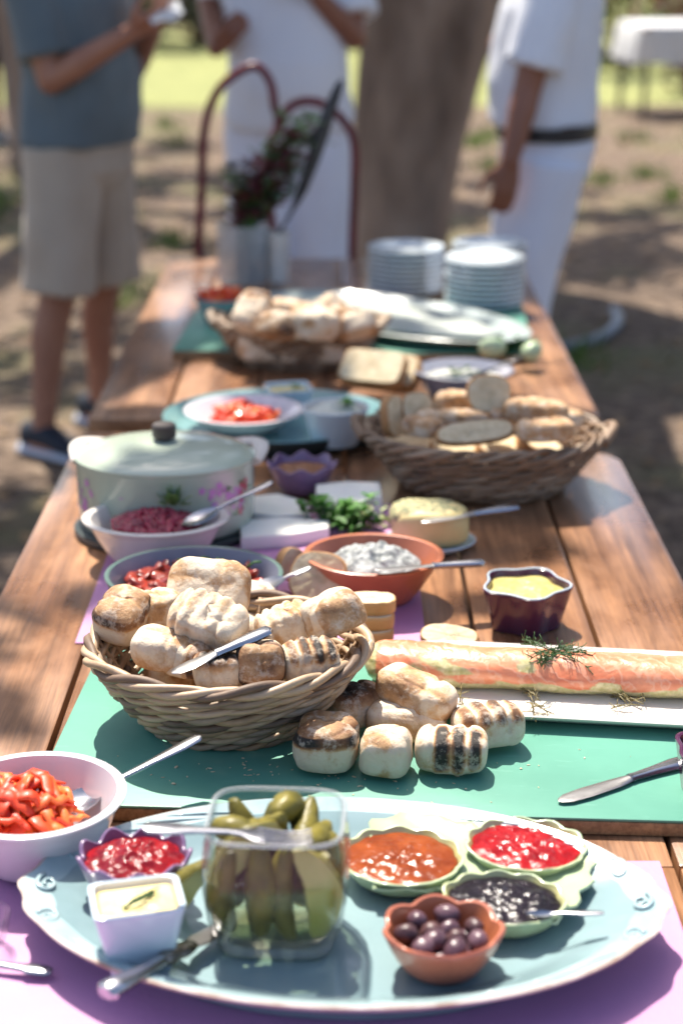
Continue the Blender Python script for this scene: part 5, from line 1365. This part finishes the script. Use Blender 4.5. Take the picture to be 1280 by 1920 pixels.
def hand(mb, wr, d, nrm, thumb, curl=.5, k=1.0):
    d = Vector(d).normalized(); nrm = Vector(nrm); nrm = (nrm - d*nrm.dot(d)).normalized(); s_ = d.cross(nrm)
    wr = Vector(wr)
    for o in (-.026,-.009,.009,.026):
        chain(mb, [(wr + s_*o*.5*k, .016*k), (wr + d*.05*k + s_*o*.9*k, .0145*k), (wr + d*.088*k + s_*o*k, .0115*k)], 8)
    for o, L in ((-.029,.062),(-.0098,.075),(.0098,.080),(.029,.072)):
        L *= k; p0 = wr + d*.086*k + s_*o*k; c1, c2, c3 = curl*.6, curl*1.5, curl*2.2
        dv = lambda c: d*math.cos(c) + nrm*math.sin(c)
        p1 = p0 + dv(c1)*L*.42; p2_ = p1 + dv(c2)*L*.33; p3 = p2_ + dv(c3)*L*.25
        chain(mb, [(p0,.0098*k),(p1,.0088*k),(p2_,.008*k),(p3,.0068*k)], 8)
    t0 = wr + d*.022*k + s_*thumb*.022*k; t1 = t0 + (d*.7 + s_*thumb*.75 + nrm*.35).normalized()*.042*k
    t2 = t1 + (d*.95 + s_*thumb*.25 + nrm*.5).normalized()*.032*k; t3 = t2 + (d + nrm*.5).normalized()*.022*k
    chain(mb, [(t0,.014*k),(t1,.0115*k),(t2,.0095*k),(t3,.0078*k)], 8)
TORSO = [(.80,0,.06,.10),(.86,0,.112,.155),(.94,-.005,.118,.170),(1.03,.0,.112,.158),(1.12,.005,.112,.155),(1.22,.005,.118,.165),(1.32,.0,.118,.178),(1.40,-.01,.100,.172),(1.455,-.012,.07,.11),(1.50,-.008,.052,.056)]
def person(label, x, y, yaw, skin, feet, arms, belly=0, height=1.0):
    """feet: two (x, y, heel dir deg) in the person's frame, left then right; arms: two lists of world points shoulder excluded"""
    t = thing('person', label, 'person', (x, y, 0), (0,0,yaw)); W = Matrix.Translation((x, y, 0)) @ Matrix.Rotation(yaw, 4, 'Z'); I = W.inverted()
    b = MB()
    trunk(b, [(z, cx + belly*math.exp(-((z-1.08)/.14)**2)*.5, d_ + belly*math.exp(-((z-1.08)/.14)**2)*.6, w_) for z, cx, d_, w_ in TORSO])
    legs = []
    for sgn, (fx, fy, fd) in zip((1,-1), feet):
        hip = Vector((0, sgn*.088, .90)); an = Vector((fx, fy, .085)); kn = hip.lerp(an, .49) + Vector((.022, 0, 0)); dr = Vector((math.cos(R(fd)), math.sin(R(fd)), 0))
        chain(b, [(hip,.092),(hip.lerp(kn,.5)+Vector((.008,0,0)),.078),(kn,.056),(kn.lerp(an,.3)-Vector((.018,0,0)),.056),(kn.lerp(an,.75)-Vector((.006,0,0)),.04),(an,.036)])
        chain(b, [(an - dr*.03 - Vector((0,0,.042)),.036),(an + dr*.05 - Vector((0,0,.045)),.036),(an + dr*.12 - Vector((0,0,.055)),.029),(an + dr*.165 - Vector((0,0,.062)),.021)])
        legs.append((hip, kn, an, dr))
    chain(b, [(Vector((-.01,0,1.46)),.056),(Vector((.012,0,1.56)),.053)])
    hc = Vector((.022,0,1.655)); b.ball(hc, (.098,.077,.118), 22, 16); b.ball(hc + Vector((.03,0,-.07)), (.062,.055,.05), 16, 10)
    b.ball(hc + Vector((.10,0,-.018)), (.018,.013,.024), 10, 8); b.ball(hc + Vector((.084,0,.03)), (.02,.052,.012), 12, 8); b.ball(hc + Vector((.082,0,-.062)), (.016,.025,.010), 10, 8)
    for sgn in (1,-1): b.ball(hc + Vector((-.004, sgn*.078, -.008)), (.02,.009,.032), 10, 8)
    arm_j = []
    for sgn, A in zip((1,-1), arms):
        sh = Vector((-.012, sgn*.185, 1.405)); el = I @ Vector(A['elbow']); wr = I @ Vector(A['wrist'])
        R3 = I.to_3x3(); hd = R3 @ Vector(A['dir']); hn = R3 @ Vector(A['palm'])
        chain(b, [(sh,.056),(sh.lerp(el,.5),.047),(el,.040),(el.lerp(wr,.3),.040),(wr,.027)])
        hand(b, wr, hd, hn, A.get('thumb', 1), A.get('curl', .5))
        arm_j.append((sh, el, wr))
    me = remesh(b, .0072, 5); me.materials.append(skin); link('body', me, t)
    # eyes and hair
    for sgn in (1,-1):
        e = MB(); e.ball(hc + Vector((.0865, sgn*.031, .005)), (.011,.013,.011), 12, 8); e.build('eye', WHITEC, t)
    h = MB(); h.ball(hc + Vector((-.014,0,.022)), (.101,.086,.112), 28, 18, fn=lambda p, d: p*(1+.04*noise.noise(p*60)) if (d.z > .25 or d.x < -.05) and d.z > -.55 else p*.82)
    h.build('hair', HAIR, t, sharp=0)
    return t, legs, arm_j
def shirt(t, mat, arm_j, hem, sl, ex=.018, belly=0, slr=.075, name='shirt', fold=.011, flare=.01):
    b = MB(); rows = []
    for z, cx, d_, w_ in TORSO:
        if z < hem - .05: continue
        g_ = belly*math.exp(-((z-1.08)/.14)**2)
        rows.append((z, cx + g_*.5, d_ + ex + g_*.6 + flare*max(0,(1.2-z)/.3), w_ + ex + flare*max(0,(1.2-z)/.3)))
    rows[0] = (hem, *rows[0][1:]); rows = [r for i, r in enumerate(rows) if i == 0 or r[0] > hem + .01]
    trunk(b, rows)
    for sh, el, wr in arm_j:
        e = sh.lerp(el, sl); b.tube([sh + Vector((0,0,.0)), sh.lerp(e,.5), e], lambda u: .068 + (slr-.068)*u, 18); b.ball(sh, .07, 18, 12)
    me = remesh(b, .010, 3, fold, 9, hem*31); me.materials.append(mat); return link(name, me, t)
def trousers(t, mat, legs, waist, length, rad=(.105,.088,.078), name='trousers', fold=.011, ex=.016, belly=0):
    """length: fraction of hip-knee-ankle covered, 0..2"""
    b = MB()
    trunk(b, [(z, cx + belly*.2, d_ + ex, w_ + ex) for z, cx, d_, w_ in [(.81,0,.08,.12),(.86,0,.112,.155),(.94,-.005,.118,.170),(waist,.0,.114,.160)]])
    for hip, kn, an, dr in legs:
        pts = [hip + Vector((0,0,.02)), hip.lerp(kn,.5)]
        if length <= 1: pts.append(hip.lerp(kn, length))
        else: pts += [kn, kn.lerp(an, (length-1)*.5), kn.lerp(an, length-1)]
        b.tube(pts, lambda u: rad[0] + (rad[1]-rad[0])*min(1,u*2) + (rad[2]-rad[1])*max(0,u*2-1), 20)
    me = remesh(b, .010, 3, fold, 8, length*17); me.materials.append(mat); return link(name, me, t)
def shoes(t, legs, mat, sole):
    for hip, kn, an, dr in legs:
        s_ = Vector((-dr.y, dr.x, 0)); base = Vector((an.x, an.y, 0))
        o = link('shoe', None, t)
        bpy.data.objects.remove(o)
        def ringat(u, w_, z0, z1, n=16): return [base + dr*u + s_*(w_*math.cos(2*math.pi*j/n)) + Vector((0,0,(z0+z1)/2 + (z1-z0)/2*math.sin(2*math.pi*j/n))) for j in range(n)]
        b = MB(); b.rings([ringat(u,w_,.022,z) for u, w_, z in [(-.085,.018,.06),(-.075,.034,.10),(-.03,.041,.115),(.02,.042,.112),(.07,.045,.085),(.12,.047,.066),(.165,.041,.055),(.19,.022,.045)]])
        sh = b.build('shoe', mat, t, sharp=0)
        b = MB(); b.rings([ringat(u,w_,.001,.034) for u, w_ in [(-.096,.02),(-.085,.038),(-.03,.042),(.05,.045),(.12,.050),(.17,.045),(.2,.022)]]); b.build('sole', sole, sh, sharp=60)
def belt(t, mat, z, name='belt', gap=None):
    b = MB(); n = 48
    rr_ = lambda e, zz: [((.114+e)*math.cos(2*math.pi*j/n), (.160+e)*squ(2.4)(2*math.pi*j/n)*math.sin(2*math.pi*j/n), zz) for j in range(n)]
    b.rings([rr_(.012,z-.019),rr_(.031,z-.019),rr_(.031,z+.019),rr_(.012,z+.019),rr_(.012,z-.019)], False, False); b.build(name, mat, t, sharp=50)

# man in slate shirt and khaki shorts
Y0 = 5.12; yaw0 = R(-28); X0 = -.775
el = atY(96, 150, 4.92); wr = atY(245, 62, 4.84)
def fl_(px, py):
    v = Matrix.Rotation(-yaw0, 3, 'Z') @ (at(px, py, .085) - Vector((X0, Y0, .085))); return (v.x, v.y, -6)
t, legs, aj = person('person in slate blue shirt and khaki shorts standing by the tables', X0, Y0, yaw0, SKIN,
    [fl_(188,752), fl_(82,805)],
    [dict(elbow=(X0+.14, Y0+.22, 1.12), wrist=(X0+.24, Y0-.06, 1.26), dir=(.3,-.5,.55), palm=(-.3,-.5,.6), thumb=-1, curl=.6),
     dict(elbow=el, wrist=wr, dir=(.75,-.1,.42), palm=(.1,.5,.8), thumb=1, curl=.55)], belly=.05)
shirt(t, TEE, aj, .93, .78, .022, .05, .082)
trousers(t, KHAKI, legs, .96, 1.0, (.118,.112,.112), 'shorts', ex=.02, belly=.05)
shoes(t, legs, SHOE, SOLE)
pn = wr + Vector((.10, -.03, .055))
b = MB(); n = 10
gv = [(.09*(i/n-.5), .06*(j/n-.5), .012*math.sin(i*.7)*math.cos(j*.8)) for j in range(n+1) for i in range(n+1)]
b.add(gv, [(j*(n+1)+i, j*(n+1)+i+1, (j+1)*(n+1)+i+1, (j+1)*(n+1)+i) for j in range(n) for i in range(n)])
o = b.build('napkin', PAPER, None, pn, (R(35), R(-20), R(10)), sharp=0); o.modifiers.new('thick','SOLIDIFY').thickness = .003
tag(o, 'crumpled white napkin held by the person in slate shirt', 'napkin')

# person in white t-shirt and white trousers facing the table
Y1 = 5.75; X1 = atY(540, 200, Y1).x
w1 = atY(404, 92, Y1-.16)
t, legs, aj = person('person in white shirt and white trousers behind the red chair', X1, Y1, R(-84), SKIND,
    [(0, .12, 8), (0, -.12, -8)],
    [dict(elbow=atY(664, 70, Y1-.06), wrist=atY(575, -30, Y1-.20), dir=(-.5,-.3,.6), palm=(-.5,.6,-.2), thumb=1, curl=.7),
     dict(elbow=atY(400, -40, Y1+.12)+Vector((-.02,0,-.03)), wrist=w1, dir=(.45,-.35,.5), palm=(.2,.9,.0), thumb=1, curl=.7)], belly=.05)
shirt(t, WHITEC, aj, .90, .72, .030, .05, .088, flare=.02)
trousers(t, WHITEP, legs, .98, 1.93, (.12,.105,.098), ex=.02)
shoes(t, legs, BLACKC, SOLE)

# person in white shirt, belt and white trousers, side on
Y2 = 4.95; X2 = .585
t, legs, aj = person('person in white shirt with black belt standing side on by the plates', X2, Y2, R(172), SKIND,
    [(.10, .085, 4), (.14, -.10, -6)],
    [dict(elbow=atY(988, 168, 4.74), wrist=atY(956, 300, 4.70), dir=(-.14,-.05,-.95), palm=(-.25,.9,0), thumb=-1, curl=.45),
     dict(elbow=(X2-.02, Y2+.24, 1.12), wrist=(X2-.10, Y2+.10, 1.14), dir=(-.45,-.2,.55), palm=(.1,-.5,.7), thumb=1, curl=.8)], belly=.03)
shirt(t, WHITEC, aj, 1.005, .80, .026, .03, .088, flare=.0)
trousers(t, WHITEP, legs, .985, 1.93, (.122,.098,.084), ex=.018)
belt(t, BELT, .988)
shoes(t, legs, BLACKC, SOLE)

# distant person in black
pz_ = at(8, 256, 0)
t, legs, aj = person('distant person in black top and shorts near the lawn', pz_.x, pz_.y, R(-60), SKIND,
    [(.0, .09, 6), (.1, -.09, -6)],
    [dict(elbow=(pz_.x+.18, pz_.y-.25, 1.15), wrist=(pz_.x+.16, pz_.y-.34, .95), dir=(0,-.2,-1), palm=(-1,0,0), thumb=-1),
     dict(elbow=(pz_.x-.24, pz_.y+.02, 1.12), wrist=(pz_.x-.24, pz_.y-.06, .90), dir=(0,-.1,-1), palm=(1,0,0), thumb=1)])
shirt(t, BLACKC, aj, .88, .7)
trousers(t, BLACKC, legs, .97, .95, (.11,.1,.1), 'shorts')
shoes(t, legs, BLACKC, SOLE)
